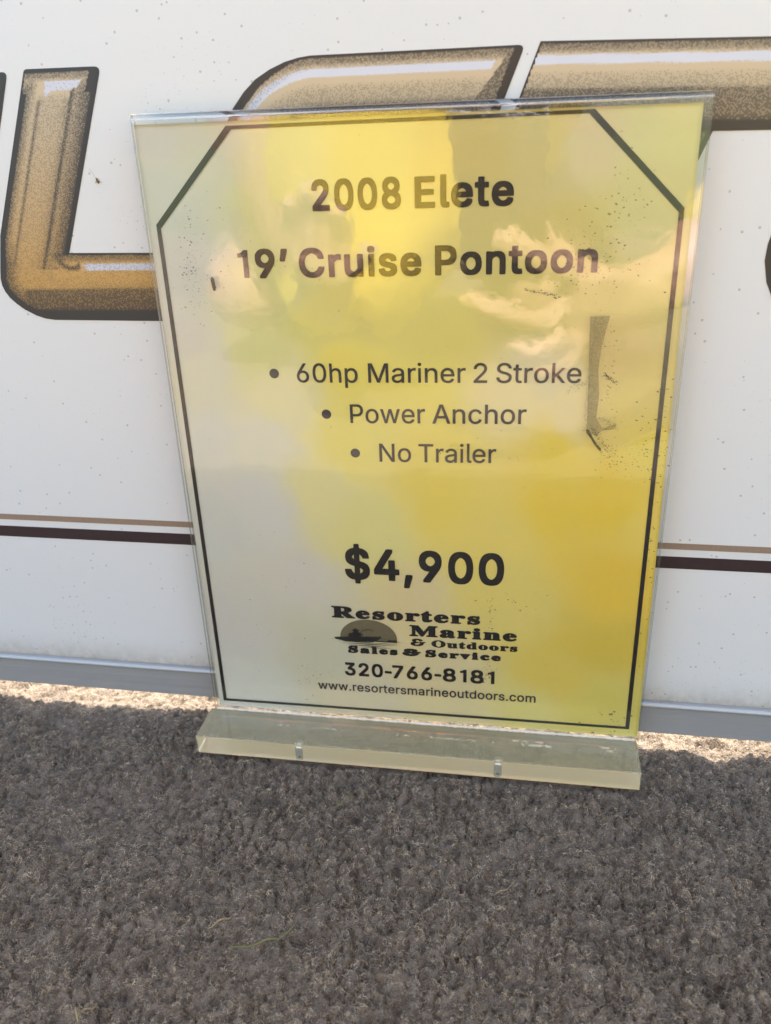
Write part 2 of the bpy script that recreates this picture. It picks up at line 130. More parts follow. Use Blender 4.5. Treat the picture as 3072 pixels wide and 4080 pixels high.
  'S': '466|40,-52 74,-49 99,-34 160,-50 227,-50 266,-41 302,-28 339,-5 372,34 397,98 401,151 392,193 376,226 335,273 369,291 381,320 381,465 374,487 363,499 322,508 283,491 205,508 149,505 86,479 59,459 35,429 12,370 9,312 31,248 68,201 24,193 5,170 1,-5 12,-38;180,59 158,66 129,95 116,123 102,175 205,124 230,104 237,87 225,65 208,58;274,309 171,362 162,376 168,393 183,401 202,402 233,388 269,344 280,312',
  'a': '420|250,-51 290,-46 326,-29 360,1 369,27 357,60 334,82 333,238 319,285 288,325 249,347 185,359 126,359 82,347 43,327 24,311 -2,271 -8,238 -2,202 27,163 1,132 -16,96 -22,63 -12,18 17,-23 51,-43 112,-49 146,-43 185,-28',
  'c': '369|146,-51 220,-40 273,-12 317,35 326,60 315,88 286,108 270,112 253,108 220,85 203,81 186,87 166,110 155,163 159,220 183,182 239,162 267,168 291,182 305,199 318,235 308,291 275,331 234,352 175,362 145,359 98,344 55,319 25,289 -6,235 -23,155 -11,80 24,13 68,-26 103,-43',
  'e': '377|146,-51 217,-40 273,-7 315,44 324,71 315,99 288,124 313,141 324,169 321,219 302,274 282,305 250,333 209,352 173,359 142,359 100,350 62,330 39,312 -3,249 -23,166 -20,119 -11,80 4,44 27,8 61,-23 95,-40;200,85 179,94 167,113 168,124 247,124 223,95',
  'i': '274|15,-41 180,-42 209,-30 223,1 215,37 190,62 190,306 183,329 169,348 189,392 189,434 178,462 160,483 133,498 105,505 58,495 24,462 16,445 9,406 27,355 -7,340 -21,309 -15,276 9,248 9,65 7,56 -18,34 -24,1 -12,-28',
  'l': '275|15,-41 180,-42 206,-32 219,-13 223,6 219,29 212,42 190,62 189,454 180,479 160,493 22,496 -4,487 -18,468 -21,448 -18,426 9,392 9,65 7,56 -17,37 -24,4 -13,-27',
  'r': '363|15,-41 194,-42 216,-36 230,-25 239,1 235,31 222,49 190,62 190,190 197,198 227,184 252,180 286,189 310,208 325,234 331,268 324,304 300,337 272,354 233,360 174,342 141,352 22,352 2,346 -12,335 -21,309 -21,292 -12,270 9,248 9,62 -15,40 -24,4 -13,-27',
  's': '364|141,-51 184,-49 234,-29 270,4 293,52 299,91 296,121 267,188 279,205 285,224 285,319 276,344 256,358 231,361 198,351 142,362 98,355 45,328 6,274 -3,232 -3,205 3,177 19,146 3,130 -6,105 -2,-20 11,-40 37,-49 65,-46 84,-37;131,60 112,77 134,70 142,60',
  'v': '382|138,-51 173,-48 193,-34 303,238 342,280 346,299 343,321 334,337 320,346 301,351 206,351 184,345 159,351 1,351 -27,341 -40,324 -45,296 -39,274 -30,262 -6,246 107,-31 117,-43;184,245 180,255 184,257 190,252',
  '&': '544|193,-37 222,-39 311,-24 392,21 442,90 471,196 502,209 512,224 512,288 494,307 373,310 402,323 420,340 426,376 425,413 381,471 305,505 211,511 129,496 55,447 32,376 32,354 49,299 68,274 34,251 -7,185 -7,93 30,29 52,9 114,-27;205,109 188,115 180,126 188,149 222,161 270,163 236,118;258,290 234,293 216,310 216,340 233,359 246,357 258,323 282,310 266,292',
 },
 'm': {
  '.': '188|86,-17 101,-18 123,-12 141,2 152,19 155,33 152,64 141,80 118,98 101,101 73,98 58,86 39,64 36,36 42,14 59,-7 73,-15',
  'a': '389|146,-22 170,-23 217,-15 239,-3 261,13 263,-5 275,-15 339,-15 351,-5 352,258 346,300 334,328 306,363 284,379 248,393 184,399 153,395 100,379 63,350 41,325 27,297 27,286 36,277 95,260 109,263 122,285 136,298 156,309 178,315 214,315 225,312 243,303 254,289 260,270 259,250 231,240 139,229 95,218 53,193 36,176 24,156 18,136 16,100 22,67 33,42 64,7 84,-6 114,-17;156,60 120,74 111,86 107,95 107,111 116,131 139,145 161,151 261,166 263,145 259,125 248,97 239,85 225,74 198,63',
  'c': '396|192,-21 221,-22 263,-16 310,6 324,16 354,50 369,73 378,98 377,107 368,116 315,130 302,130 290,122 277,93 263,78 232,64 202,61 179,64 153,79 137,96 120,126 111,165 111,210 120,248 146,291 165,305 176,310 210,316 240,310 268,294 288,261 302,250 315,250 363,261 375,273 375,287 361,318 329,355 304,374 282,385 240,397 171,397 138,388 103,368 70,337 51,312 37,284 22,229 20,176 28,118 40,84 59,51 110,3 146,-14',
  'd': '424|178,-21 229,-20 257,-11 299,23 301,-4 310,-14 374,-14 386,-4 386,510 376,521 310,522 298,512 296,357 257,388 238,394 221,397 163,397 140,391 110,377 75,348 56,326 34,282 22,237 20,171 28,112 40,82 68,36 103,4 138,-14;202,61 179,64 163,73 137,96 115,148 111,165 111,215 120,251 139,284 154,299 176,310 204,315 232,310 260,296 275,279 286,260 295,226 297,171 286,121 267,87 257,78 229,64',
  'e': '404|197,-21 224,-22 254,-19 288,-11 318,6 350,34 366,57 377,82 377,96 363,108 304,119 292,110 282,92 268,78 249,67 226,61 182,64 148,82 129,103 123,112 115,140 115,154 374,155 386,168 381,254 372,287 355,321 321,358 296,377 271,388 238,397 171,397 157,394 126,383 90,358 65,333 40,293 28,260 20,204 22,146 28,115 40,84 60,50 85,22 110,3 138,-11 174,-20;115,237 123,265 149,297 174,310 204,316 229,313 257,300 280,271 291,240 288,236',
  'i': '167|49,-13 114,-14 127,-2 127,381 114,394 53,394 40,381 40,-2;65,431 97,430 108,433 120,441 137,462 140,479 137,504 120,524 106,535 89,538 61,535 50,527 30,504 27,490 30,462 45,444',
  'm': '610|47,-13 115,-14 127,-5 127,237 130,259 142,287 154,299 165,307 196,316 223,313 241,301 255,284 258,270 261,254 261,-5 273,-14 337,-14 343,-12 350,-2 350,256 359,284 370,299 396,313 418,316 440,313 462,302 477,279 483,248 484,-5 496,-14 562,-14 572,-2 572,259 566,306 549,342 526,369 504,385 476,396 457,399 418,399 379,391 353,376 318,344 291,376 262,393 248,397 193,399 162,388 126,363 124,384 115,393 48,393 39,381 39,-2',
  'n': '410|47,-13 115,-14 127,-5 127,226 130,248 139,276 147,287 159,299 193,313 240,310 262,294 277,268 283,229 284,-5 296,-14 359,-14 371,-5 372,248 369,279 363,306 352,331 332,358 301,382 273,393 254,397 204,397 182,393 148,377 126,360 124,384 115,393 51,394 39,384 39,-2',
  'o': '415|192,-21 218,-22 268,-14 302,0 326,19 357,53 372,76 386,112 395,154 395,221 392,237 386,265 361,318 336,348 304,374 276,388 243,397 171,397 138,388 103,368 70,337 51,312 37,284 22,229 20,176 28,118 40,84 59,51 110,3 146,-14;199,61 179,64 168,70 153,79 137,96 120,126 115,148 111,165 111,210 120,248 147,293 176,310 207,315 238,310 261,298 279,280 294,251 303,218 306,187 303,160 294,123 272,87 263,78 235,64',
  'r': '259|47,-13 115,-14 127,-5 127,234 131,256 143,283 165,302 193,311 246,308 255,315 258,320 258,384 248,396 207,399 173,393 148,382 129,366 125,368 124,384 112,394 51,394 39,384 39,-2',
  's': '365|166,-21 195,-22 228,-19 265,-8 290,6 327,43 340,71 344,90 340,143 323,172 296,198 262,216 151,245 125,265 128,293 137,303 162,316 187,319 215,313 237,302 246,290 253,273 262,264 278,264 328,275 338,284 338,296 324,329 284,372 262,385 215,397 156,397 142,394 112,385 87,371 50,334 36,307 33,282 39,232 54,208 77,184 109,167 142,156 226,135 245,124 252,115 249,87 240,78 220,67 195,61 165,61 131,73 119,84 110,110 101,119 78,119 40,110 31,108 22,98 22,87 33,54 47,34 75,7 115,-14',
  't': '227|155,-17 190,-18 210,-15 219,-12 228,0 219,50 214,61 204,68 165,65 148,71 142,80 139,105 139,308 143,312 204,312 210,315 217,325 217,380 204,393 140,394 139,472 129,484 62,484 50,472 49,394 4,393 -7,384 -8,325 1,313 46,312 50,308 50,91 59,47 78,16 107,-7 135,-16',
  'u': '410|169,-18 190,-19 229,-13 262,3 282,17 284,-4 293,-13 359,-14 371,-4 372,379 362,391 296,392 284,382 283,157 280,129 269,101 252,82 223,67 201,64 170,70 156,79 136,104 131,121 127,146 127,382 115,392 51,392 39,382 39,112 45,82 56,51 89,12 109,-2 134,-13',
  'w': '567|134,-13 202,-14 214,-5 282,240 285,240 291,220 354,-5 366,-14 429,-14 435,-12 444,-2 452,23 555,359 559,373 556,387 546,394 479,394 465,381 399,140 395,142 330,384 318,394 249,393 238,382 234,373 171,139 162,162 102,381 88,394 21,394 16,391 9,381 12,362 115,23 123,-2',
  'N': '523|54,-13 128,-14 139,-5 139,366 371,-2 386,-14 464,-14 475,-6 476,509 468,520 397,522 385,512 383,149 151,512 139,522 58,522 47,513 46,-2',
 },
}
# ---------------------------------------------------------------- helpers
def srgb(r, g, b, k=1.0):
    def f(v):
        v /= 255.0
        return (v / 12.92 if v <= .04045 else ((v + .055) / 1.055) ** 2.4) * k
    return (f(r), f(g), f(b), 1.0)

def tag(o, label=None, cat=None, group=None, kind=None):
    if label: o['label'] = label
    if cat: o['category'] = cat
    if group: o['group'] = group
    if kind: o['kind'] = kind
    return o

def empty(name, loc=(0, 0, 0), rz=0.0):
    o = bpy.data.objects.new(name, None)
    o.empty_display_size = .05
    o.location = loc
    o.rotation_euler = (0, 0, rz)
    COL.objects.link(o)
    return o

def link_mesh(name, me, mats, parent=None, smooth=False):
    o = bpy.data.objects.new(name, me)
    COL.objects.link(o)
    for m in (mats if isinstance(mats, (list, tuple)) else [mats]):
        me.materials.append(m)
    if smooth:
        for p in me.polygons: p.use_smooth = True
    if parent: o.parent = parent
    return o

def from_pydata(name, vs, fs, mats, parent=None, smooth=False):
    me = bpy.data.meshes.new(name)
    me.from_pydata([tuple(v) for v in vs], [], fs)
    me.validate(); me.update()
    return link_mesh(name, me, mats, parent, smooth)

def from_bm(name, bm, mats, parent=None, smooth=False):
    me = bpy.data.meshes.new(name)
    bm.to_mesh(me); bm.free()
    return link_mesh(name, me, mats, parent, smooth)

def bm_box(bm, x0, x1, y0, y1, z0, z1, bev=0.0, seg=2):
    r = bmesh.ops.create_cube(bm, size=1.0)
    for v in r['verts']:
        v.co = Vector(((x0 + x1) / 2 + v.co.x * (x1 - x0), (y0 + y1) / 2 + v.co.y * (y1 - y0), (z0 + z1) / 2 + v.co.z * (z1 - z0)))
    if bev:
        es = {e for v in r['verts'] for e in v.link_edges}
        bmesh.ops.bevel(bm, geom=list(es), offset=bev, segments=seg, affect='EDGES', profile=.5)

def extrude_profile(prof, x0, x1):
    """closed (y, z) profile swept along x, with end caps"""
    n = len(prof)
    vs = [(x0, y, z) for y, z in prof] + [(x1, y, z) for y, z in prof]
    fs = [(i, (i + 1) % n, n + (i + 1) % n, n + i) for i in range(n)]
    fs += [tuple(range(n - 1, -1, -1)), tuple(range(n, 2 * n))]
    return vs, fs

def fix_normals(o):
    bm = bmesh.new(); bm.from_mesh(o.data)
    bmesh.ops.recalc_face_normals(bm, faces=bm.faces)
    bm.to_mesh(o.data); bm.free()
    return o

def flat_shape(name, contours, y, mats, parent=None, thick=0.0):
    """filled 2-D outline(s) in (x, z), standing in the plane y, facing -y; holes by even-odd"""
    cu = bpy.data.curves.new(name + '_outline', 'CURVE')
    cu.dimensions = '2D'; cu.fill_mode = 'BOTH' if thick else 'FRONT'
    if thick: cu.extrude = thick / 2
    for c in contours:
        sp = cu.splines.new('POLY'); sp.points.add(len(c) - 1); sp.use_cyclic_u = True
        for p, q in zip(sp.points, c): p.co = (q[0], q[1], 0, 1)
    tmp = bpy.data.objects.new(name + '_tmp', cu); COL.objects.link(tmp)
    dg = bpy.context.evaluated_depsgraph_get(); dg.update()
    me = bpy.data.meshes.new_from_object(tmp.evaluated_get(dg))
    bpy.data.objects.remove(tmp); bpy.data.curves.remove(cu)
    me.name = name
    co = np.empty(len(me.vertices) * 3, np.float32); me.vertices.foreach_get('co', co)
    co = co.reshape(-1, 3)
    out = np.stack([co[:, 0], y - co[:, 2], co[:, 1]], 1)      # outline z (extrusion) -> -y
    me.vertices.foreach_set('co', out.ravel()); me.update()
    me.materials.clear()
    return link_mesh(name, me, mats, parent)

def hash01(ix, iy, seed):
    n = (ix.astype(np.int64) * 374761393 + iy.astype(np.int64) * 668265263 + seed * 1274126177) & 0x7fffffff
    n = ((n ^ (n >> 13)) * 1274126177) & 0x7fffffff
    return ((n ^ (n >> 16)) & 0xffff) / 65535.0

def vnoise(x, y, seed):
    x0 = np.floor(x); y0 = np.floor(y); fx = x - x0; fy = y - y0
    fx = fx * fx * (3 - 2 * fx); fy = fy * fy * (3 - 2 * fy)
    x0 = x0.astype(np.int64); y0 = y0.astype(np.int64)
    a = hash01(x0, y0, seed); b = hash01(x0 + 1, y0, seed); c = hash01(x0, y0 + 1, seed); d = hash01(x0 + 1, y0 + 1, seed)
    return (a * (1 - fx) + b * fx) * (1 - fy) + (c * (1 - fx) + d * fx) * fy

# ---------------------------------------------------------------- materials
class NT:
    def __init__(s, name):
        s.m = bpy.data.materials.new(name); s.m.use_nodes = True
        s.t = s.m.node_tree; s.t.nodes.clear()
        s.out = s.t.nodes.new('ShaderNodeOutputMaterial')
    def n(s, typ, **kw):
        nd = s.t.nodes.new(typ)
        for k, v in kw.items():
            if k.startswith('_'): setattr(nd, k[1:], v)
            else: s.put(nd, k, v)
        return nd
    def put(s, nd, k, v):
        key = int(k[1:]) if k[0] == 'i' and k[1:].isdigit() else k.replace('__', ' ')
        sock = nd.inputs[key]
        if isinstance(v, bpy.types.NodeSocket): s.t.links.new(v, sock)
        else: sock.default_value = v
    def math(s, op, a, b=0.0, clamp=False):
        nd = s.n('ShaderNodeMath', _operation=op, _use_clamp=clamp); s.put(nd, 'i0', a); s.put(nd, 'i1', b)
        return nd.outputs[0]
    def mix(s, f, a, b):
        nd = s.n('ShaderNodeMix', _data_type='RGBA')
        s.put(nd, 'i0', f); s.put(nd, 'i6', a); s.put(nd, 'i7', b)
        return nd.outputs[2]
    def ramp(s, f, stops):
        nd = s.n('ShaderNodeValToRGB'); s.put(nd, 'i0', f)
        e = nd.color_ramp.elements
        while len(e) < len(stops): e.new(.5)
        for el, (p, c) in zip(e, stops): el.position = p; el.color = c if len(c) == 4 else (*c, 1)
        return nd.outputs[0]
    def noise(s, vec, scale, detail=2.0, rough=.5):
        nd = s.n('ShaderNodeTexNoise', Scale=scale, Detail=detail, Roughness=rough); s.put(nd, 'Vector', vec)
        return nd.outputs[0]
    def obj(s): return s.n('ShaderNodeTexCoord').outputs['Object']
    def bump(s, h, strength, dist):
        nd = s.n('ShaderNodeBump', Strength=strength, Distance=dist); s.put(nd, 'Height', h)
        return nd.outputs[0]
    def surf(s, sh): s.t.links.new(sh, s.out.inputs['Surface']); return s.m
    def pbsdf(s, **kw):
        return s.n('ShaderNodeBsdfPrincipled', **kw)

def simple(name, col, rough=.5, **kw):
    t = NT(name); b = t.pbsdf(Base__Color=col, Roughness=rough, **kw)
    return t.surf(b.outputs[0])

G = lambda v: (v, v, v, 1)

def mat_panel():
    t = NT('white_painted_aluminium'); co = t.obj()
    v = t.n('ShaderNodeTexVoronoi', Scale=165.0, Randomness=1.0); t.put(v, 'Vector', co)
    wob = t.noise(co, 2500.0, 2.0)
    rnd = t.n('ShaderNodeSeparateColor'); t.put(rnd, 'i0', v.outputs['Color'])
    # a few cells in each patch carry a speck, of varied size
    patch = t.noise(co, 9.0, 3.0)
    prob = t.math('MULTIPLY', t.math('POWER', patch, 6.0), .45)
    on = t.math('LESS_THAN', rnd.outputs[0], prob)
    rad = t.math('MULTIPLY', t.math('POWER', rnd.outputs[1], 4.0), .085)
    rad = t.math('ADD', rad, .022)
    rad = t.math('MULTIPLY', rad, t.math('ADD', wob, .5))
    spot = t.math('MULTIPLY', t.math('LESS_THAN', v.outputs['Distance'], rad), on)
    spot = t.math('MULTIPLY', spot, t.math('ADD', t.math('MULTIPLY', rnd.outputs[2], .42), .05))
    v2 = t.n('ShaderNodeTexVoronoi', Scale=480.0); t.put(v2, 'Vector', co)
    r2 = t.n('ShaderNodeSeparateColor'); t.put(r2, 'i0', v2.outputs['Color'])
    p2 = t.math('MULTIPLY', t.math('POWER', t.noise(co, 30.0, 3.0), 3.5), 1.1)
    s2 = t.math('MULTIPLY', t.math('LESS_THAN', r2.outputs[0], p2), t.math('LESS_THAN', v2.outputs['Distance'], t.math('MULTIPLY', r2.outputs[1], .26)))
    s2 = t.math('MULTIPLY', s2, .38)
    s3 = t.math('GREATER_THAN', t.noise(co, 780.0, 2.0, .6), t.math('SUBTRACT', .815, t.math('MULTIPLY', t.math('POWER', t.noise(co, 14.0, 4.0, .65), 2.0), .36)))
    s2 = t.math('MAXIMUM', s2, t.math('MULTIPLY', s3, t.math('MULTIPLY', t.noise(co, 260.0, 1.0), .75)))
    spot = t.math('MAXIMUM', spot, s2)
    # grime gathered on the rail along the foot of the sheet
    sep = t.n('ShaderNodeSeparateXYZ'); t.put(sep, 'i0', co)
    low = t.n('ShaderNodeMapRange'); t.put(low, 'i0', sep.outputs[2]); t.put(low, 'i1', .047); t.put(low, 'i2', .0275); t.put(low, 'i3', 0.0); t.put(low, 'i4', 1.0)
    gr = t.math('MULTIPLY', t.math('POWER', low.outputs[0], 2.5), t.math('ADD', t.noise(co, 160.0, 4.0, .7), -.1))
    gr = t.math('MULTIPLY', gr, 1.25, True)
    base = t.mix(t.noise(co, 5.0, 3.0), (.675, .69, .695, 1), (.705, .71, .70, 1))
    base = t.mix(gr, base, (.30, .25, .18, 1))
    base = t.mix(spot, base, (.07, .055, .035, 1))
    b = t.pbsdf(Base__Color=base, Roughness=.38, Specular__IOR__Level=.35)
    t.put(b, 'Normal', t.bump(t.noise(co, 60.0, 2.0), .04, .002))
    return t.surf(b.outputs[0])

def mat_alu():
    t = NT('brushed_aluminium'); co = t.obj()
    mp = t.n('ShaderNodeMapping'); t.put(mp, 'i0', co); mp.inputs['Scale'].default_value = (4, 900, 900)
    streak = t.noise(mp.outputs[0], 1.0, 3.0)
    sp = t.n('ShaderNodeTexVoronoi', Scale=210.0); t.put(sp, 'Vector', co)
    r = t.n('ShaderNodeSeparateColor'); t.put(r, 'i0', sp.outputs['Color'])
    spot = t.math('MULTIPLY', t.math('LESS_THAN', r.outputs[0], .12), t.math('LESS_THAN', sp.outputs['Distance'], t.math('MULTIPLY', r.outputs[1], .17)))
    col = t.mix(streak, (.38, .385, .39, 1), (.50, .505, .51, 1))
    col = t.mix(t.noise(co, 40.0, 3.0), col, (.44, .445, .45, 1))
    col = t.mix(t.math('MULTIPLY', spot, .8), col, (.06, .05, .04, 1))
    b = t.pbsdf(Base__Color=col, Metallic=.45, Roughness=t.math('ADD', t.math('MULTIPLY', streak, .2), .34))
    t.put(b, 'Normal', t.bump(streak, .12, .0004))
    return t.surf(b.outputs[0])

def mat_letter():
    """printed decal: a metallic letter shaded with black dither dots (the 'art' attribute holds the artwork: dot density, highlight, warmth)"""
    t = NT('dithered_gold_decal'); co = t.obj()
    at = t.n('ShaderNodeAttribute', _attribute_name='art'); s = t.n('ShaderNodeSeparateColor'); t.put(s, 'i0', at.outputs['Color'])
    mp = t.n('ShaderNodeVectorMath', _operation='SCALE'); t.put(mp, 'i0', co); mp.inputs['Scale'].default_value = 1 / .00036
    fl = t.n('ShaderNodeVectorMath', _operation='FLOOR'); t.put(fl, 'i0', mp.outputs[0])
    flz = t.n('ShaderNodeSeparateXYZ'); t.put(flz, 'i0', fl.outputs[0])
    cmb = t.n('ShaderNodeCombineXYZ'); t.put(cmb, 'i0', flz.outputs[0]); t.put(cmb, 'i1', flz.outputs[2])
    wn = t.n('ShaderNodeTexWhiteNoise', _noise_dimensions='2D'); t.put(wn, 'Vector', cmb.outputs[0])
    # ordered checker part keeps the dots evenly spread, as a dither does
    par = t.math('PINGPONG', t.math('ADD', flz.outputs[0], flz.outputs[2]), 1.0)
    thr = t.math('ADD', t.math('MULTIPLY', wn.outputs[0], .62), t.math('MULTIPLY', par, .38))
    dot = t.math('GREATER_THAN', s.outputs[0], thr)
    tan = t.mix(s.outputs[2], (.56, .45, .30, 1), (.56, .33, .10, 1))
    hl = t.math('MULTIPLY', s.outputs[1], t.math('GREATER_THAN', s.outputs[1], t.math('MULTIPLY', wn.outputs[0], .9)))
    col = t.mix(hl, tan, (.60, .62, .70, 1))
    col = t.mix(t.math('ADD', t.math('MULTIPLY', dot, .42), t.math('MULTIPLY', s.outputs[0], .55), True), col, (.028, .026, .028, 1))
    b = t.pbsdf(Base__Color=col, Roughness=.4)
    return t.surf(b.outputs[0])

def abs_cos(t, normal=None):
    g = t.n('ShaderNodeNewGeometry')
    d = t.n('ShaderNodeVectorMath', _operation='DOT_PRODUCT'); t.put(d, 'i0', g.outputs['Incoming']); t.put(d, 'i1', g.outputs['Normal'])
    return t.math('ABSOLUTE', d.outputs['Value'])

def mat_acrylic(name, tint, bump=True, f0=.042, rough=.03):
    """clear sheet: what lies behind it shows through, with the reflection of a polished plastic face"""
    t = NT(name); co = t.obj()
    c = abs_cos(t)
    fr = t.math('ADD', t.math('MULTIPLY', t.math('POWER', t.math('SUBTRACT', 1.0, c), 5.0), 1 - f0), f0)
    tr = t.n('ShaderNodeBsdfTransparent', Color=tint)
    gl = t.n('ShaderNodeBsdfGlossy', Roughness=rough, Color=G(1))
    if bump:
        h = t.math('ADD', t.math('MULTIPLY', t.noise(co, 55.0, 2.0), 1.0), t.math('MULTIPLY', t.noise(co, 330.0, 1.0), .16))
        t.put(gl, 'Normal', t.bump(h, .25, .0005))
    mx = t.n('ShaderNodeMixShader'); t.put(mx, 'i0', fr); t.put(mx, 'i1', tr.outputs[0]); t.put(mx, 'i2', gl.outputs[0])
    return t.surf(mx.outputs[0])

def mat_edge():
    t = NT('cut_acrylic_edge')
    tr = t.n('ShaderNodeBsdfTransparent', Color=(.80, .78, .70, 1)); g = t.n('ShaderNodeBsdfGlossy', Roughness=.25, Color=G(.9))
    d = t.n('ShaderNodeBsdfTranslucent', Color=(.62, .56, .42, 1))
    m1 = t.n('ShaderNodeMixShader', i0=.35); t.put(m1, 'i1', g.outputs[0]); t.put(m1, 'i2', d.outputs[0])
    m2 = t.n('ShaderNodeMixShader', i0=.45); t.put(m2, 'i1', tr.outputs[0]); t.put(m2, 'i2', m1.outputs[0])
    return t.surf(m2.outputs[0])

def mat_block(glow, name):
    """clear acrylic, its glow painted in as cream diffuse, most on the front"""
    t = NT(name)
    b = t.pbsdf(Base__Color=(.99, .975, .92, 1), Roughness=.03, IOR=1.49, Transmission__Weight=1.0)
    d = t.n('ShaderNodeBsdfDiffuse', Color=(.99, .89, .56, 1)); tl = t.n('ShaderNodeBsdfTranslucent', Color=(.93, .86, .64, 1))
    ml = t.n('ShaderNodeMixShader', i0=.15); t.put(ml, 'i1', d.outputs[0]); t.put(ml, 'i2', tl.outputs[0])
    mx = t.n('ShaderNodeMixShader', i0=glow); t.put(mx, 'i1', b.outputs[0]); t.put(mx, 'i2', ml.outputs[0])
    va = t.n('ShaderNodeVolumeAbsorption', Color=(1.0, .93, .62, 1), Density=3.0)
    t.t.links.new(va.outputs[0], t.out.inputs['Volume'])
    return t.surf(mx.outputs[0])

def mat_bore():
    t = NT('rough_bore')
    tr = t.n('ShaderNodeBsdfTransparent', Color=(.95, .96, .93, 1)); gl = t.n('ShaderNodeBsdfGlossy', Roughness=.12, Color=G(.95)); d = t.n('ShaderNodeBsdfDiffuse', Color=(.62, .64, .54, 1))
    c = abs_cos(t)
    e = t.math('ADD', t.math('MULTIPLY', t.math('POWER', t.math('SUBTRACT', 1.0, c), 2.0), .30), .58)
    m1 = t.n('ShaderNodeMixShader', i0=.45); t.put(m1, 'i1', gl.outputs[0]); t.put(m1, 'i2', d.outputs[0])
    m2 = t.n('ShaderNodeMixShader'); t.put(m2, 'i0', e); t.put(m2, 'i1', tr.outputs[0]); t.put(m2, 'i2', m1.outputs[0])
    return t.surf(m2.outputs[0])

def mat_glass(name, col, rough=.02):
    t = NT(name); b = t.pbsdf(Base__Color=col, Roughness=rough, IOR=1.49, Transmission__Weight=1.0)
    return t.surf(b.outputs[0])

def mat_paper():
    t = NT('faded_yellow_paper'); co = t.obj()
    at = t.n('ShaderNodeAttribute', _attribute_name='stain')
    f = t.noise(co, 900.0, 3.0, .6)
    col = t.mix(t.math('MULTIPLY', t.noise(co, 35.0, 4.0, .6), .16), at.outputs['Color'], (.62, .56, .36, 1))
    col = t.mix(t.math('MULTIPLY', f, .10), col, (.45, .40, .22, 1))
    b = t.pbsdf(Base__Color=col, Roughness=.55)
    t.put(b, 'Normal', t.bump(f, .15, .0003))
    return t.surf(b.outputs[0])

def mat_dirt(name, col, alpha=1.0):
    t = NT(name); b = t.pbsdf(Base__Color=col, Roughness=.9)
    if alpha >= 1: return t.surf(b.outputs[0])
    tr = t.n('ShaderNodeBsdfTransparent'); mx = t.n('ShaderNodeMixShader')
    a = t.math('MULTIPLY', t.math('GREATER_THAN', t.noise(t.obj(), 3600.0, 3.0, .7), .42), alpha)
    t.put(mx, 'i0', a); t.put(mx, 'i1', tr.outputs[0]); t.put(mx, 'i2', b.outputs[0])
    return t.surf(mx.outputs[0])

def mat_tape(name, a):
    t = NT(name)
    tr = t.n('ShaderNodeBsdfTransparent', Color=(.985, .97, .93, 1)); d = t.pbsdf(Base__Color=(.88, .76, .46, 1), Roughness=.2)
    mx = t.n('ShaderNodeMixShader', i0=a); t.put(mx, 'i1', tr.outputs[0]); t.put(mx, 'i2', d.outputs[0])
    return t.surf(mx.outputs[0])

CARPET_STOPS = [(.0, (.026, .020, .0145)), (.25, (.105, .083, .059)), (.55, (.365, .298, .216)), (.82, (.60, .498, .368)), (1.0, (.74, .62, .47))]
def mat_carpet():
    t = NT('grey_brown_carpet'); co = t.obj()
    f = t.math('ADD', t.math('MULTIPLY', t.noise(co, 150.0, 3.0, .6), .6), t.math('MULTIPLY', t.noise(co, 1400.0, 2.0), .4))
    col = t.ramp(f, [(.25, (.06, .048, .038)), (.5, (.16, .129, .102)), (.75, (.28, .226, .18))])
    b = t.pbsdf(Base__Color=col, Roughness=1.0)
    t.put(b, 'Normal', t.bump(f, 1.0, .003))
    return t.surf(b.outputs[0])

def mat_fibre():
    t = NT('carpet_fibre')
    hi = t.n('ShaderNodeHairInfo'); co = t.n('ShaderNodeNewGeometry').outputs['Position']
    f = t.math('ADD', t.math('MULTIPLY', hi.outputs['Random'], .46), t.math('MULTIPLY', t.math('SUBTRACT', t.noise(co, 110.0, 2.0, .6), .5), .9))
    f = t.math('ADD', f, t.math('MULTIPLY', t.math('SUBTRACT', t.noise(co, 360.0, 2.0, .6), .5), 1.5))
    f = t.math('ADD', f, .29)
    col = t.ramp(f, CARPET_STOPS)
    b = t.pbsdf(Base__Color=col, Roughness=.75, Specular__IOR__Level=.2)
    tl = t.n('ShaderNodeBsdfTranslucent', Color=col); mx = t.n('ShaderNodeMixShader', i0=.30); t.put(mx, 'i1', b.outputs[0]); t.put(mx, 'i2', tl.outputs[0])
    return t.surf(mx.outputs[0])

def mat_streaked(name, c1, c2, scale, rough=.8, stretch=(1, 1, 1)):
    t = NT(name); co = t.obj()
    mp = t.n('ShaderNodeMapping'); t.put(mp, 'i0', co); mp.inputs['Scale'].default_value = stretch
    col = t.mix(t.noise(mp.outputs[0], scale, 4.0, .6), c1, c2)
    b = t.pbsdf(Base__Color=col, Roughness=rough)
    return t.surf(b.outputs[0])

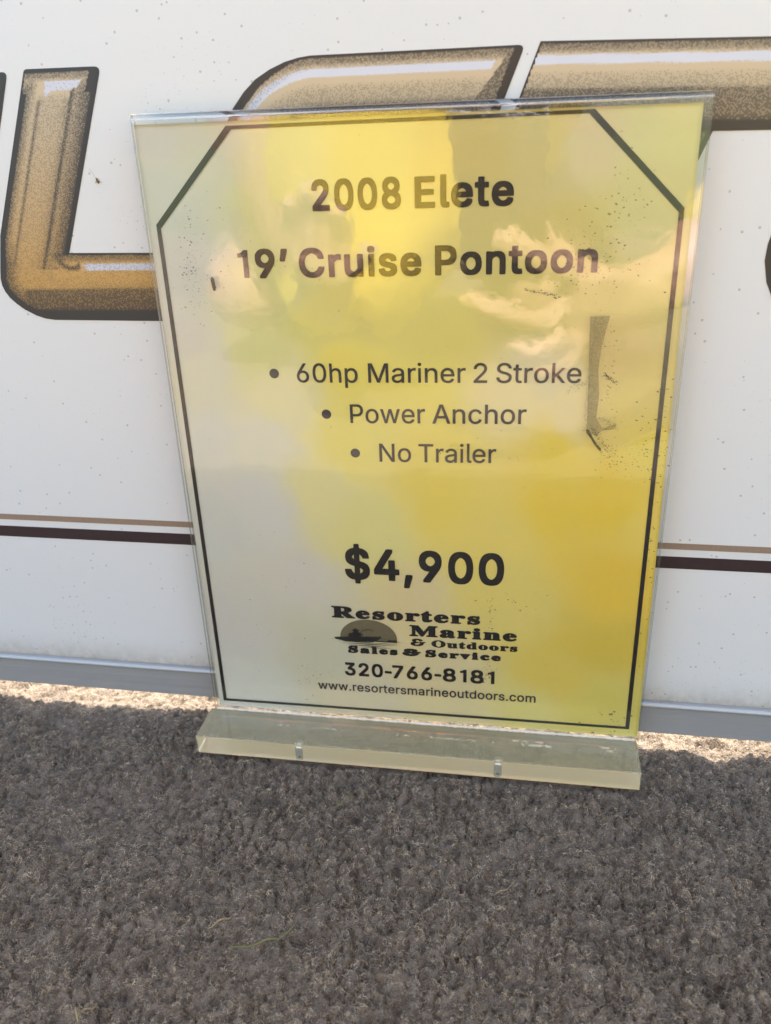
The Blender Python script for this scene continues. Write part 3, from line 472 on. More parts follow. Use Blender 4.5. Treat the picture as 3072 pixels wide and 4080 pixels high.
M = dict(
    panel=mat_panel(), alu=mat_alu(), letter=mat_letter(),
    letter_black=mat_streaked('black_decal_vinyl', (.022, .021, .023, 1), (.035, .033, .036, 1), 300.0, .38),
    stripe_tan=mat_streaked('tan_brown_vinyl', (.235, .165, .115, 1), (.32, .23, .165, 1), 700.0, .5),
    stripe_dark=mat_streaked('dark_maroon_vinyl', (.030, .016, .019, 1), (.045, .026, .029, 1), 300.0, .42),
    sheet=mat_acrylic('clear_acrylic_face', (.99, .99, .98, 1)),
    sheet_back=mat_acrylic('clear_acrylic_back', (.97, .965, .935, 1), bump=False),
    edge=mat_edge(), block=mat_block(.18, 'glow_tinted_acrylic'), block_front=mat_block(.50, 'glow_front_acrylic'),  # one acrylic for the block; the front copy has more glow painted in
    fold=mat_glass('bent_acrylic', (.97, .965, .94, 1), .04),
    bore=mat_bore(),
    bead=mat_streaked('cloudy_glue', (.48, .42, .33, 1), (.82, .76, .64, 1), 260.0, .35),
    paper=mat_paper(), ink=simple('black_print', (.012, .012, .014, 1), .45),
    ink_greyed=simple('reflection_grey_print', (.042, .038, .040, 1), .5),  # black print greyed: the sunlit floor's reflection is put into its colour
    sunset=mat_streaked('taupe_print', (.115, .095, .05, 1), (.20, .17, .10, 1), 1500.0, .6),
    speck=mat_dirt('brown_dirt', (.13, .095, .045, 1), .80), film=mat_dirt('dusty_film', (.22, .155, .09, 1), .42),
    soot=mat_dirt('black_grime', (.035, .026, .018, 1), .85),
    tape=mat_tape('clear_sticky_tape', .12), carpet=mat_carpet(), fibre=mat_fibre(),
    straw=mat_streaked('dry_straw', (.24, .17, .09, 1), (.34, .26, .14, 1), 200.0),
    grass=mat_streaked('withered_green_grass', (.09, .095, .035, 1), (.18, .17, .075, 1), 120.0),
    husk=mat_streaked('brown_husk', (.09, .05, .025, 1), (.22, .15, .09, 1), 900.0, .7),
    skin=mat_streaked('skin', (.56, .33, .23, 1), (.62, .38, .28, 1), 30.0, .5),
    shirt=mat_streaked('yellow_cotton', (.70, .52, .035, 1), (.76, .57, .05, 1), 25.0, .85),
    trousers=mat_streaked('khaki_cotton', (.20, .17, .12, 1), (.26, .22, .16, 1), 25.0, .9),
    hair=mat_streaked('brown_hair', (.03, .02, .012, 1), (.06, .04, .025, 1), 80.0, .6),
    phone=simple('dark_phone_glass', (.012, .014, .02, 1), .25), phone_bar=simple('polished_camera_bar', (.85, .85, .86, 1), .16, Metallic=1.0),
    lens=simple('lens_glass', (.005, .005, .008, 1), .05),
    turf=mat_streaked('lawn', (.035, .06, .015, 1), (.06, .09, .025, 1), 2.0, .95),
)

# ---------------------------------------------------------------- setting: ground, carpeted deck
bm = bmesh.new(); bmesh.ops.create_grid(bm, x_segments=4, y_segments=4, size=120.0)
g = from_bm('ground', bm, M['turf']); g.location = (0, 0, -.75); tag(g, kind='structure')

FX0, FX1, FY0, FY1 = -.42, .40, -.32, .075          # the stretch of carpet built fibre by fibre
def tuft(x, y, size, seed):
    """rounded cushions on a jittered lattice: 1 on top of a tuft, falling to 0 in the creases between tufts"""
    u, v = x / size, y / size
    iu, iv = np.floor(u).astype(np.int64), np.floor(v).astype(np.int64)
    d1 = np.full(u.shape, 9.0); d2 = np.full(u.shape, 9.0)
    for di in (-1, 0, 1):
        for dj in (-1, 0, 1):
            px = iu + di + .5 + .9 * (hash01(iu + di, iv + dj, seed) - .5); py = iv + dj + .5 + .9 * (hash01(iu + di, iv + dj, seed + 50) - .5)
            d = (u - px) ** 2 + (v - py) ** 2
            d2 = np.where(d < d1, d1, np.minimum(d2, d)); d1 = np.minimum(d1, d)
    return np.clip((np.sqrt(d2) - np.sqrt(d1)) * 1.5, 0, 1)
def carpet_h(x, y):
    """pile height in metres: tufts 4 to 6 mm across, matted together, with dark hollows here and there"""
    wx = x + .006 * (vnoise(x * 80, y * 80, 7) - .5) + .0022 * (vnoise(x * 330, y * 330, 17) - .5)
    wy = y + .006 * (vnoise(x * 80, y * 80, 9) - .5) + .0022 * (vnoise(x * 330, y * 330, 19) - .5)
    a = np.sqrt(tuft(wx, wy, .0056, 1)); b = np.sqrt(tuft(wy * .8 + wx * .6, wx * .8 - wy * .6, .0031, 2))
    c = vnoise(wx * 95 + 3.1 * wy, wy * 95, 3); e = vnoise(wx * 30, wy * 30, 4)
    pit = np.clip((vnoise(wx * 120, wy * 120, 6) - .70) * 5, 0, 1)
    m = .70 + .70 * vnoise(x * 17 + 5, y * 17, 41)                 # matted more in some places than in others
    h = -.0128 + m * (.0050 * a + .0026 * b) + .0042 * c + .0034 * e - .0034 * m * pit
    flat = np.clip((y + .012) / .016, 0, 1)          # trodden flat along the foot of the fence
    h = h * (1 - flat) + (-.0031 + (h + .0045) * .6) * flat
    return np.minimum(h, .0)
def under_sign(x, y):
    return (x > -.1125) & (x < .111) & (y > -.0245) & (y < .0120)

nx, ny = 601, 299
gx, gy = np.meshgrid(np.linspace(FX0, FX1, nx), np.linspace(FY0, FY1, ny))
gz = carpet_h(gx, gy); gz = np.where(under_sign(gx, gy), np.minimum(gz, -.0035), gz)
edge = np.minimum(np.minimum(gx - FX0, FX1 - gx), np.minimum(gy - FY0, FY1 - gy))
gz = np.where(edge < 1e-6, -.006, gz)
vs = np.stack([gx.ravel(), gy.ravel(), gz.ravel()], 1)
idx = np.arange(nx * ny).reshape(ny, nx)
quads = np.stack([idx[:-1, :-1].ravel(), idx[:-1, 1:].ravel(), idx[1:, 1:].ravel(), idx[1:, :-1].ravel()], 1)
me = bpy.data.meshes.new('carpet')
nq = len(quads)
# the rest of the deck, a plain frame of larger faces round that stretch
DX0, DX1, DY0, DY1 = -1.6, 1.6, -2.4, .30
ov = [(DX0, DY0, -.006), (FX0, DY0, -.006), (FX1, DY0, -.006), (DX1, DY0, -.006), (DX0, FY0, -.006), (FX0, FY0, -.0061), (FX1, FY0, -.0061), (DX1, FY0, -.006),
      (DX0, FY1, -.006), (FX0, FY1, -.0061), (FX1, FY1, -.0061), (DX1, FY1, -.006), (DX0, DY1, -.006), (FX0, DY1, -.006), (FX1, DY1, -.006), (DX1, DY1, -.006)]
of = [(0, 1, 5, 4), (1, 2, 6, 5), (2, 3, 7, 6), (4, 5, 9, 8), (6, 7, 11, 10), (8, 9, 13, 12), (9, 10, 14, 13), (10, 11, 15, 14)]
me.from_pydata([tuple(v) for v in vs] + ov, [], [tuple(int(i) for i in q) for q in quads] + [tuple(i + nx * ny for i in f) for f in of])
me.update()
carpet = link_mesh('carpet_floor', me, M['carpet'], None, True); tag(carpet, kind='structure')

# deck boards and edge under the carpet
bm = bmesh.new(); bm_box(bm, DX0, DX1, DY0, DY1, -.06, -.012, .002)
dk = from_bm('deck', bm, M['alu']); tag(dk, kind='structure')

rng = np.random.default_rng(11)
NF = FIBRES
fx = rng.uniform(FX0 + .003, FX1 - .003, NF); fy = rng.uniform(FY0 + .003, FY1 - .003, NF)
keep = ~under_sign(fx, fy); fx, fy = fx[keep], fy[keep]
# thin out the far flanks that the photo does not show
far = (fx < -.30) | (fx > .26) | (fy < -.23)
keep = ~far | (rng.uniform(size=len(fx)) < .5); fx, fy = fx[keep], fy[keep]
n = len(fx)
fz = carpet_h(fx, fy) - .0008
e = .0012
gxx = (carpet_h(fx + e, fy) - carpet_h(fx - e, fy)) / (2 * e); gyy = (carpet_h(fx, fy + e) - carpet_h(fx, fy - e)) / (2 * e)
K = 6
ang = rng.uniform(0, 2 * np.pi, n)
turn = rng.choice([-1.0, 1.0], n) * rng.uniform(.35, 1.15, n)
rise = rng.uniform(-.10, .75, n)
thick = rng.uniform(size=n) < .35
ln = np.where(thick, rng.uniform(.0018, .0032, n), rng.uniform(.0018, .0040, n))
pts = np.empty((n, K, 3)); pts[:, 0] = np.stack([fx, fy, fz], 1)
for k in range(1, K):
    dx, dy = np.cos(ang), np.sin(ang)
    dz = dx * gxx * .6 + dy * gyy * .6 + rise
    d = np.stack([dx, dy, dz], 1); d /= np.linalg.norm(d, axis=1)[:, None]
    pts[:, k] = pts[:, k - 1] + d * (ln / (K - 1))[:, None]
    ang = ang + turn + rng.normal(0, .45, n); rise = rise * .55 + rng.normal(-.05, .22, n)
# fibres next to the sign lie clear of it
inside = under_sign(pts[:, :, 0], pts[:, :, 1]).any(axis=1) & (pts[:, :, 2].max(axis=1) > -.002)
pts = pts[~inside]; n = len(pts); thick = thick[~inside]
hc = bpy.data.hair_curves.new('pile'); hc.add_curves([K] * n)
hc.attributes['position'].data.foreach_set('vector', pts.astype(np.float32).ravel())
ra = hc.attributes.get('radius') or hc.attributes.new('radius', 'FLOAT', 'POINT')
base_r = np.where(thick, rng.uniform(.00008, .00013, n), rng.uniform(.00004, .000075, n))
rr = np.repeat(base_r[:, None], K, 1) * np.linspace(1, .6, K)[None, :]
ra.data.foreach_set('value', rr.astype(np.float32).ravel())
pile = bpy.data.objects.new('pile', hc); COL.objects.link(pile); hc.materials.append(M['fibre'])
pile.parent = carpet; tag(pile, kind='stuff')

# ---------------------------------------------------------------- boat fence behind the sign
fence = empty('boat_fence', (0, .0125, 0), WALL_YAW)
tag(fence, 'white metal boat fence panel with gold and black decal letters over an aluminium rail', 'boat fence')
FW = 1.15
bm = bmesh.new(); bm_box(bm, -FW, FW, .0, .0016, .0205, FENCE_TOP - .015)
from_bm('panel', bm, M['panel'], fence)
# extruded foot rail: rounded lip on top, shallow ribs down its face, hollow below the sheet
prof = [(-.0030, .0090), (-.0030, .0118), (-.00296, .0122), (-.00296, .0150), (-.0030, .0154), (-.0030, .0195), (-.00297, .0200), (-.00297, .0222), (-.0030, .0226), (-.0030, .0240), (-.0036, .0245), (-.0038, .0252)]
prof += [(-.0022 - .0016 * math.cos(a), .0252 + .0016 * math.sin(a)) for a in np.linspace(.2, math.pi * .55, 7)]
prof += [(-.0004, .0268), (-.0002, .0262), (-.0002, .0200), (.0062, .0200), (.0062, .0090)]
vs, fs = extrude_profile(prof, -FW, FW)
fix_normals(from_pydata('bottom_rail', vs, fs, M['alu'], fence))
bm = bmesh.new(); bm_box(bm, -FW, FW, -.012, .014, FENCE_TOP - .0145, FENCE_TOP + .012, .003)
from_bm('top_rail', bm, M['alu'], fence)
for sx in (-1, 1):
    bm = bmesh.new(); bm_box(bm, sx * (FW - .03) - .015, sx * (FW - .03) + .015, .0005, .0058, -.0118, .0088, .001)
    from_bm('mounting_foot', bm, M['alu'], fence)

mm = lambda pts: [(x / 1000.0, z / 1000.0) for x, z in pts]
def stripe(z0, z1, mat):
    vs, fs = extrude_profile([(-.00012, z0), (-.00012, z1), (.0002, z1), (.0002, z0)], -FW + .001, FW - .001)
    return fix_normals(from_pydata('pinstripe', vs, fs, mat, fence))
stripe(.1104, .1135, M['stripe_tan']); stripe(.1006, .1067, M['stripe_dark'])

def round_corner(pts, i, r, k=5):
    """replace corner i by a small fillet"""
    p, a, b = Vector(pts[i]), Vector(pts[i - 1]), Vector(pts[(i + 1) % len(pts)])
    u = (a - p).normalized() * r; w = (b - p).normalized() * r
    arc = []
    for t in np.linspace(0, 1, k):
        arc.append(tuple((p + u) * (1 - t) ** 2 + p * 2 * t * (1 - t) + (p + w) * t * t))
    return pts[:i] + arc + pts[i + 1:]

def seg_dist(P, a, b):
    a = np.array(a); b = np.array(b); d = b - a; L2 = (d * d).sum()
    t = np.clip(((P - a) @ d) / L2, 0, 1)
    return np.hypot(*(P - (a + t[:, None] * d)).T)
def inside_poly(P, poly):
    c = np.zeros(len(P), bool); x, y = P[:, 0], P[:, 1]
    for i in range(len(poly)):
        x0, y0 = poly[i - 1]; x1, y1 = poly[i]
        if y0 == y1: continue
        c ^= ((y0 > y) != (y1 > y)) & (x < (x1 - x0) * (y - y0) / (y1 - y0) + x0)
    return c
sm = lambda a, b, v: np.clip((v - a) / (b - a), 0, 1)

def arm_profile(t):
    """dot density and highlight down a horizontal stroke, t = 0 top edge .. 1 bottom edge"""
    tone = np.interp(t, [0, .02, .03, .10, .13, .14, .32, .35, .49, .505, .525, .80, .86, .89, 1], [1, 1, .72, .55, .25, 0, 0, .16, .34, .42, .70, .74, .88, 1.1, 1.1])
    hl = np.interp(t, [.135, .15, .245, .262], [0, 1, 1, 0])
    return tone, hl

def letter(outline, art, dx=0.0, step=.75):
    """one decal letter: black vinyl outline with the printed face on it; art(P in mm) -> density, highlight, warmth"""
    o = flat_shape('letter', [mm([(x + dx, z) for x, z in outline])], -.00012, [M['letter_black'], M['letter']], fence, .0002)
    X = np.array([p[0] for p in outline]); Z = np.array([p[1] for p in outline])
    xs = np.arange(X.min(), X.max() + step, step); zs = np.arange(Z.min(), Z.max() + step, step)
    gx, gz = np.meshgrid(xs, zs); P = np.stack([gx.ravel(), gz.ravel()], 1)
    ins = inside_poly(P, outline)
    dist = np.full(len(P), 1e9)
    for i in range(len(outline)): dist = np.minimum(dist, seg_dist(P, outline[i - 1], outline[i]))
    tone, hl, warm = art(P)
    tone = np.where(dist < .5, 1.2, tone)
    ok = ins & (dist > .25)
    idx = -np.ones(len(P), int); idx[ok] = np.arange(ok.sum())
    ii = np.arange(len(P)).reshape(gx.shape)
    q = np.stack([ii[:-1, :-1].ravel(), ii[:-1, 1:].ravel(), ii[1:, 1:].ravel(), ii[1:, :-1].ravel()], 1)
    q = idx[q]; q = q[(q >= 0).all(1)]
    bm = bmesh.new(); bm.from_mesh(o.data)
    lay = bm.verts.layers.float_color.new('art')
    Pk = P[ok]
    A = np.stack([np.clip(tone[ok], 0, 1.2), np.clip(hl[ok], 0, 1), np.clip(warm[ok], 0, 1)], 1)
    nv = []
    for (x, z), a in zip(Pk, A):
        v = bm.verts.new(((x + dx) / 1000.0, -.00030, z / 1000.0)); v[lay] = (a[0], a[1], a[2], 1); nv.append(v)
    for f in q:
        fc = bm.faces.new([nv[k] for k in f]); fc.material_index = 1
    bm.to_mesh(o.data); bm.free()
    return o

L_OUT = [(-158.1, 314.7), (-124.7, 314.4), (-153.0, 242.8), (-98.0, 242.3), (-110.0, 213.0), (-166.0, 213.5), (-170.5, 214.1), (-174.8, 215.5), (-179.9, 218.1), (-183.6, 220.9), (-186.3, 223.6), (-188.0, 226.4), (-188.8, 229.0), (-188.9, 232.0), (-188.2, 235.4), (-184.5, 250.5), (-176.5, 270.0)]
L_OUT = round_corner(L_OUT, 1, 3.0); L_OUT = round_corner(L_OUT, 0, 1.2)
def art_L(P):
    x, z = P[:, 0], P[:, 1]
    xl = -158.1 + (z - 314.7) * .411; xr = -124.7 + (z - 314.4) * .395
    s = (x - xl) / (xr - xl)
    tone = np.interp(s, [0, .075, .085, .13, .18, .22, .245, .26, .28, .30, .45, .58, .66, .68, .70, .73, .78, .86, .93, .945, 1], [1.2, 1.2, .75, .55, .30, .18, .45, .78, .55, .27, .25, .33, .52, .92, .80, .48, .55, .74, .90, 1.2, 1.2])
    top = 314.6 - z
    tone = np.where(top < 9, np.minimum(tone, np.interp(top, [0, 9], [0, .8])), tone)
    tone = np.maximum(tone, np.interp(top, [0, 1.2, 1.6, 3.4, 4.6], [1.2, 1.2, .62, .5, 0]))
    tone = np.where((s > .86) & (top < 9), 1.2, tone)
    clear = (top > 4.2) & (top < 11) & (s > .22) & (s < .66)
    tone = np.where(clear, np.interp(top, [4.2, 8.5, 11], [0, 0, .22]), tone)
    hlp = inside_poly(P, [(-150.1, 310.0), (-133.9, 309.8), (-136.7, 306.9), (-148.1, 306.0), (-151.4, 304.0)])
    hl = np.where(hlp, .95, 0.0); tone = np.where(hlp, .05, tone)
    # foot
    t = (242.6 - z) / 29.4
    ft, fh = arm_profile(t)
    w = sm(-161, -152, x + (z - 228) * .25)
    foot = (z < 242.6)
    # inner corner: the dark bevel line turns into the foot
    bend = np.abs(np.hypot((x + 152.5) / 1.0, (z - 243.5) / 1.0) - 7.2)
    left = np.where(z > 236, tone, np.interp(s, [-.5, .25, .30], [.7, .45, .27]))
    base = left * (1 - w) + ft * w
    base = np.where((bend < 1.3) & (x < -149) & (z < 246), np.maximum(base, .9 - .3 * bend), base)
    tone = np.where(foot, base, tone)
    hl = np.where(foot, fh * sm(-150, -145, x), hl)
    # black round the outer corner, dither fading inwards, dark underside
    d = np.full(len(P), 1e9)
    pts = [p for p in L_OUT if p[1] < 272 and p[0] < -160]
    for i in range(len(pts) - 1): d = np.minimum(d, seg_dist(P, pts[i], pts[i + 1]))
    low = z < 246
    fade = sm(262, 238, z)
    tone = np.where((z < 262) & ((s < .5) | (z < 241)), np.maximum(tone, np.interp(d, [0, 2.6, 3.0, 7, 11], [1.2, 1.2, .86, .55, .2]) * np.where(d < 2.6, 1, fade)), tone)
    under = sm(229, 226.5, z) * np.interp(z, [213, 217, 219, 229], [1.2, 1.1, .86, .74])
    tone = np.where(low & (x > -178), np.maximum(tone, under * (z < 228.3)), tone)
    warm = sm(300, 232, z)
    return tone, hl, warm
letter(L_OUT, art_L)

E_OUT = [(-38.4, 314.2), (42.9, 314.1), (30.9, 284.5), (-47.0, 284.5), (-54.0, 276.0), (20.0, 276.0), (12.0, 254.0), (-63.0, 254.0), (-64.5, 247.0), (-60.0, 242.5), (6.0, 242.5), (-4.0, 213.2), (-70.0, 213.2),
         (-80.0, 215.8), (-87.0, 220.8), (-90.8, 228.5), (-92.6, 236.5), (-92.4, 242.5), (-91.2, 248.0), (-88.0, 261.0), (-83.0, 275.0), (-77.0, 288.0), (-71.1, 297.3), (-66.2, 302.7), (-61.0, 307.0), (-55.1, 310.1), (-48.6, 312.5), (-43.1, 313.7)]
E_OUT = round_corner(E_OUT, 1, 2.6)
E_CURVE = [(60.0, 314.1), (-38.4, 314.2), (-43.1, 313.7), (-48.6, 312.5), (-55.1, 310.1), (-61.0, 307.0), (-66.2, 302.7), (-71.1, 297.3), (-77.0, 288.0), (-83.0, 275.0), (-88.0, 261.0), (-91.2, 248.0), (-92.4, 242.5), (-92.6, 236.5), (-90.8, 228.5), (-87.0, 220.8), (-80.0, 215.8), (-70.0, 213.2), (10, 213.2)]
def art_E(P):
    x, z = P[:, 0], P[:, 1]
    d = np.full(len(P), 1e9)
    for i in range(len(E_CURVE) - 1): d = np.minimum(d, seg_dist(P, E_CURVE[i], E_CURVE[i + 1]))
    t = d / 30.0
    tone, hl = arm_profile(t)
    leftness = sm(-42, -62, x) 
    blk = .6 + 2.8 * leftness
    tone = np.where(d < blk, 1.2, tone); tone = np.where((d >= blk) & (d < blk + 4.2), np.maximum(tone, .58 - .1 * (d - blk)) * (1 - .35 * leftness), tone)
    tone = np.where((t > .33) & (t < .6) & (z > 285), np.interp(t, [.33, .40, .52, .58], [.06, .26, .34, .55]), tone)
    # dark mitred end of each arm
    xe = 42.9 + (z - 314.1) * .405
    r = xe - x
    tone = np.where(r < 3.4, 1.2, np.where(r < 4 + (314 - z) * .42, np.maximum(tone, .72), tone))
    hl = np.where(r < 9, 0, hl)
    warm = sm(300, 225, z) * .8
    return tone, hl, warm
for dx in (-208.6, 0.0, 229.6): letter(E_OUT, art_E, dx, .75 if dx == 0 else 1.2)

T_OUT = [(48.4, 314.9), (165.0, 311.6), (153.0, 282.4), (112.2, 283.0), (84.0, 213.0), (47.0, 213.0), (75.5, 283.2), (36.2, 283.6)]
def art_T(P):
    x, z = P[:, 0], P[:, 1]
    zt = 314.9 - (x - 48.4) * .0283
    t = (zt - z) / 30.2
    tone, hl = arm_profile(t)
    s = (x - (75.5 + (z - 283.2) * .406)) / 36.5
    stem = np.interp(s, [0, .08, .1, .2, .3, .6, .7, .72, .95, .96, 1], [1.2, 1.2, .7, .3, .25, .35, .9, .5, .9, 1.2, 1.2])
    tone = np.where(t > 1.0, stem, tone)
    return tone, hl, sm(300, 225, z) * .8
letter(T_OUT, art_T)

# ---------------------------------------------------------------- acrylic sign holder
HW = .1093; ZT = .2938
holder = empty('sign_holder', (0, 0, 0))
tag(holder, 'clear yellowed acrylic sign holder standing on carpet in front of white fence', 'sign holder')
def slab(name, x0, x1, y0, y1, z0, z1, face_mat, parent):
    vs = [(x0, y0, z0), (x1, y0, z0), (x1, y1, z0), (x0, y1, z0), (x0, y0, z1), (x1, y0, z1), (x1, y1, z1), (x0, y1, z1)]
    fs = [(0, 1, 5, 4), (2, 3, 7, 6), (1, 2, 6, 5), (3, 0, 4, 7), (4, 5, 6, 7), (0, 3, 2, 1)]
    o = from_pydata(name, vs, fs, [face_mat, M['edge']], parent)
    for p in o.data.polygons[2:]: p.material_index = 1
    return o
slab('front_sheet', -HW, HW, 0, .0018, -.004, ZT, M['sheet'], holder)
slab('back_sheet', -HW, HW, .0030, .0048, -.004, ZT, M['sheet_back'], holder)
# the sheet is folded over at the top: a clear half-round bend
ro, ri, cy = .0024, .0006, .0024
pr = [(cy - ro * math.cos(a), ZT + .0001 + ro * math.sin(a)) for a in np.linspace(0, math.pi, 15)] + [(cy + ri * math.cos(a), ZT + .0001 + ri * math.sin(a)) for a in np.linspace(0, math.pi, 9)]
vs, fs = extrude_profile(pr, -HW, HW)
fold = fix_normals(from_pydata('top_fold', vs, fs, M['fold'], holder))
# foot block with two drilled holes
BX0, BX1, BD, BZ = -.1115, .1080, .0230, .0102
bm = bmesh.new(); bm_box(bm, BX0, BX1, -BD, -.00015, -.0005, BZ, .0004, 2)
block = from_bm('base_block', bm, [M['block'], M['block_front']], holder)
for p in block.data.polygons:
    if p.normal.y < -.9 and p.area > 1e-4: p.material_index = 1
for hx in (-.0576, .0413):
    # drilled hole: rough bore with a rounded upper end
    bm = bmesh.new(); rings = []
    for z, r in [(.0010, .0027), (.0030, .0027), (.0068, .0027), (.0083, .0025), (.0091, .0019), (.0096, .0010)]:
        rings.append([bm.verts.new((hx + r * math.cos(a), -BD + .0019 + r * math.sin(a), z)) for a in np.linspace(0, 2 * math.pi, 25)[:-1]])
    for a, c in zip(rings[:-1], rings[1:]):
        for k in range(24): bm.faces.new((a[k], a[(k + 1) % 24], c[(k + 1) % 24], c[k]))
    bm.faces.new(rings[-1])
    from_bm('drilled_hole', bm, M['bore'], holder, True)
for hx in (-.0576, .0413):
    bm = bmesh.new(); bmesh.ops.create_icosphere(bm, subdivisions=2, radius=.0011)
    for v in bm.verts:
        v.co += Vector((random.uniform(-1, 1), random.uniform(-1, 1), random.uniform(-1, 1))) * .0002
        v.co = Vector((hx + v.co.x, -BD - .0001 + v.co.y * .5, .0024 + v.co.z * .7))
    from_bm('hole_grit', bm, M['soot'], holder)
# rope of cement along the joint of block and sheet
vs, fs = [], []
ns = 220
for i in range(ns + 1):
    x = BX0 + .004 + (BX1 - BX0 - .005) * i / ns
    w = .0006 + .0005 * random.random()
    ring = [(x, -.0002, BZ + .00015), (x, -w, BZ + .00012), (x, -w * .75, BZ + w * .55), (x, -w * .35, BZ + w * .95), (x, -.0002, BZ + w * 1.25)]
    vs += ring
    if i:
        a, b = (i - 1) * 5, i * 5
        for k in range(5): fs.append((a + k, a + (k + 1) % 5, b + (k + 1) % 5, b + k))
fix_normals(from_pydata('glue_bead', vs, fs, M['bead'], holder, True))

def specks(name, spots, mat, y, parent):
    """tiny irregular flecks lying on the sheet; spots = (x, z, radius, stretch, turn) in mm"""
    vs, fs = [], []
    for x, z, r, st, tu in spots:
        k = random.randint(6, 9); b = len(vs)
        for j in range(k):
            a = 2 * math.pi * j / k; q = r * random.uniform(.6, 1.25)
            u, w = q * math.cos(a) * st, q * math.sin(a)
            vs.append(((x + u * math.cos(tu) - w * math.sin(tu)) / 1000, y - random.uniform(0, .00002), (z + u * math.sin(tu) + w * math.cos(tu)) / 1000))
        fs.append(tuple(range(b, b + k)))
    return from_pydata(name, vs, fs, mat, parent)
def cloud(cx, cz, sx, sz, n, r0, r1):
    return [(random.gauss(cx, sx), random.gauss(cz, sz), r0 + (r1 - r0) * random.random() ** 3, random.uniform(1, 2.2), random.uniform(-.6, .6)) for _ in range(n)]
sp = []
sp += cloud(-92, 240, 3.0, 8, 110, .06, .34); sp += cloud(-90, 228, 4, 9, 90, .06, .22); sp += cloud(-62, 236, 16, 3, 40, .05, .2)
sp += cloud(83, 262, 5, 10, 70, .07, .38); sp += cloud(74, 243, 9, 9, 210, .06, .33); sp += cloud(66, 232, 9, 6, 120, .05, .26)
sp += cloud(92, 156, 6, 4, 90, .05, .30); sp += cloud(100, 166, 4, 12, 90, .08, .36); sp += cloud(105, 140, 1.5, 30, 90, .08, .4)
sp += cloud(80, 190, 3, 14, 120, .06, .3); sp += cloud(48, 87, 9, 4, 40, .07, .34); sp += cloud(35, 76, 1.2, 6, 36, .07, .34); sp += cloud(35, 44, 1.4, 4, 40, .08, .36)
sp += cloud(-55, 34, 5, 6, 70, .06, .26); sp += cloud(-80, 70, 14, 34, 90, .06, .28); sp += cloud(0, 150, 70, 70, 160, .05, .22); sp += cloud(30, 158, 26, 3, 120, .05, .17)
sp += [(x, z, r, s, a) for x, z, r, s, a in cloud(0, 11.8, 1, .7, 150, .10, .45)]
for i in range(len(sp) - 150, len(sp)): sp[i] = (random.uniform(-105, 104), sp[i][1], *sp[i][2:])
sp += cloud(98, 20, 6, 8, 26, .2, .75); sp += [(46 + 14 * t + random.gauss(0, .4), 228.2 - 3 * t + random.gauss(0, .35), .08 + .22 * random.random(), 1.8, -.2) for t in np.linspace(0, 1, 60)]
sp += cloud(-82, 255, 8, 9, 60, .05, .25)
sp = [q for q in sp if -108.5 < q[0] < 108.5 and 11.2 < q[1] < 292]
dirt = specks('dirt_specks', sp, M['speck'], -.00006, holder)
blk = cloud(-60, 0, 40, 0, 14, .12, .35) + cloud(40, 0, 40, 0, 14, .12, .4)
vs, fs = [], []
for x, z, r, st, tu in blk:
    if not -108 < x < 106: continue
    yy = -random.uniform(2, 21); b = len(vs)
    for j in range(7):
        a = 2 * math.pi * j / 7; q = r * random.uniform(.6, 1.3)
        vs.append(((x + q * math.cos(a)) / 1000, (yy + q * math.sin(a)) / 1000, BZ + .00006))
    fs.append(tuple(range(b, b + 7)))
bm = bmesh.new(); bm.from_mesh(dirt.data)
for f in fs: bm.faces.new([bm.verts.new(vs[i]) for i in f])
bm.to_mesh(dirt.data); bm.free()

# torn sticky tape over the right edge, with a dirty unstuck margin
tape = flat_shape('tape', [mm([(71.8, 217.7), (79.5, 217.9), (90.0, 219.2), (109.2, 221.4), (109.2, 170.5), (104, 172), (96.0, 168.0), (90, 163.5), (80.4, 160.4), (73.8, 169.1), (72.7, 195.8)])], -.00018, M['tape'], holder)
flat_shape('tape_grime', [mm([(71.8, 217.7), (79.6, 217.9), (78.2, 211), (77.0, 204), (76.6, 195), (77.6, 186), (77.2, 176), (79.6, 171.6), (84.5, 171.0), (85.5, 173.2), (82, 172.2), (79.6, 170.2), (77.8, 167.6), (73.7, 169.7), (72.7, 195.8)])], -.00026, M['film'], holder)
flat_shape('tape_grime', [mm([(73.5, 171.0), (74.6, 170.2), (76.6, 166.8), (78.4, 164.0), (80.0, 162.4), (80.3, 160.9), (79.3, 161.4), (77.2, 163.9), (75.2, 167.0), (73.4, 169.4)])], -.00028, M['soot'], holder)
g2 = []
for _ in range(900):
    z = random.uniform(170, 217.5); w = 6.0 if z > 205 else (4.3 if z > 178 else 5.0)
    u = abs(random.gauss(0, .55)); g2.append((72.4 + (217 - z) * -.012 + min(u, 1.25) * w, z, .04 + .10 * random.random() ** 2, 1.2, random.uniform(0, 3)))
g2 += [(75 + 6 * t + abs(random.gauss(0, 1.1)), 171.5 - 9 * t + random.gauss(0, .5), .05 + .13 * random.random(), 1.3, random.uniform(0, 3)) for t in np.linspace(0, 1, 120)]
g2 += [(78 + 8 * t + random.gauss(0, .3), 175.5 - 1.2 * t - 3 * t * t + random.gauss(0, .9), .05 + .10 * random.random(), 1.3, 0) for t in np.random.RandomState(5).rand(160)]
g2 += [(79 + 5 * t + random.gauss(0, .35), 194.5 - 4 * t + random.gauss(0, .5), .06 + .16 * random.random(), 1.4, 0) for t in np.linspace(0, 1, 70)]
g2 += [(64 + 12 * t, 186 + 4 * math.sin(t * 2.6) + random.gauss(0, .9), .05 + .10 * random.random(), 1.2, 0) for t in np.random.RandomState(2).rand(110)]
g2 += [(83 + random.gauss(0, 2.4), 160 + random.gauss(0, 2.4), .05 + .13 * random.random() ** 2, 1.5, 0) for _ in range(90)]
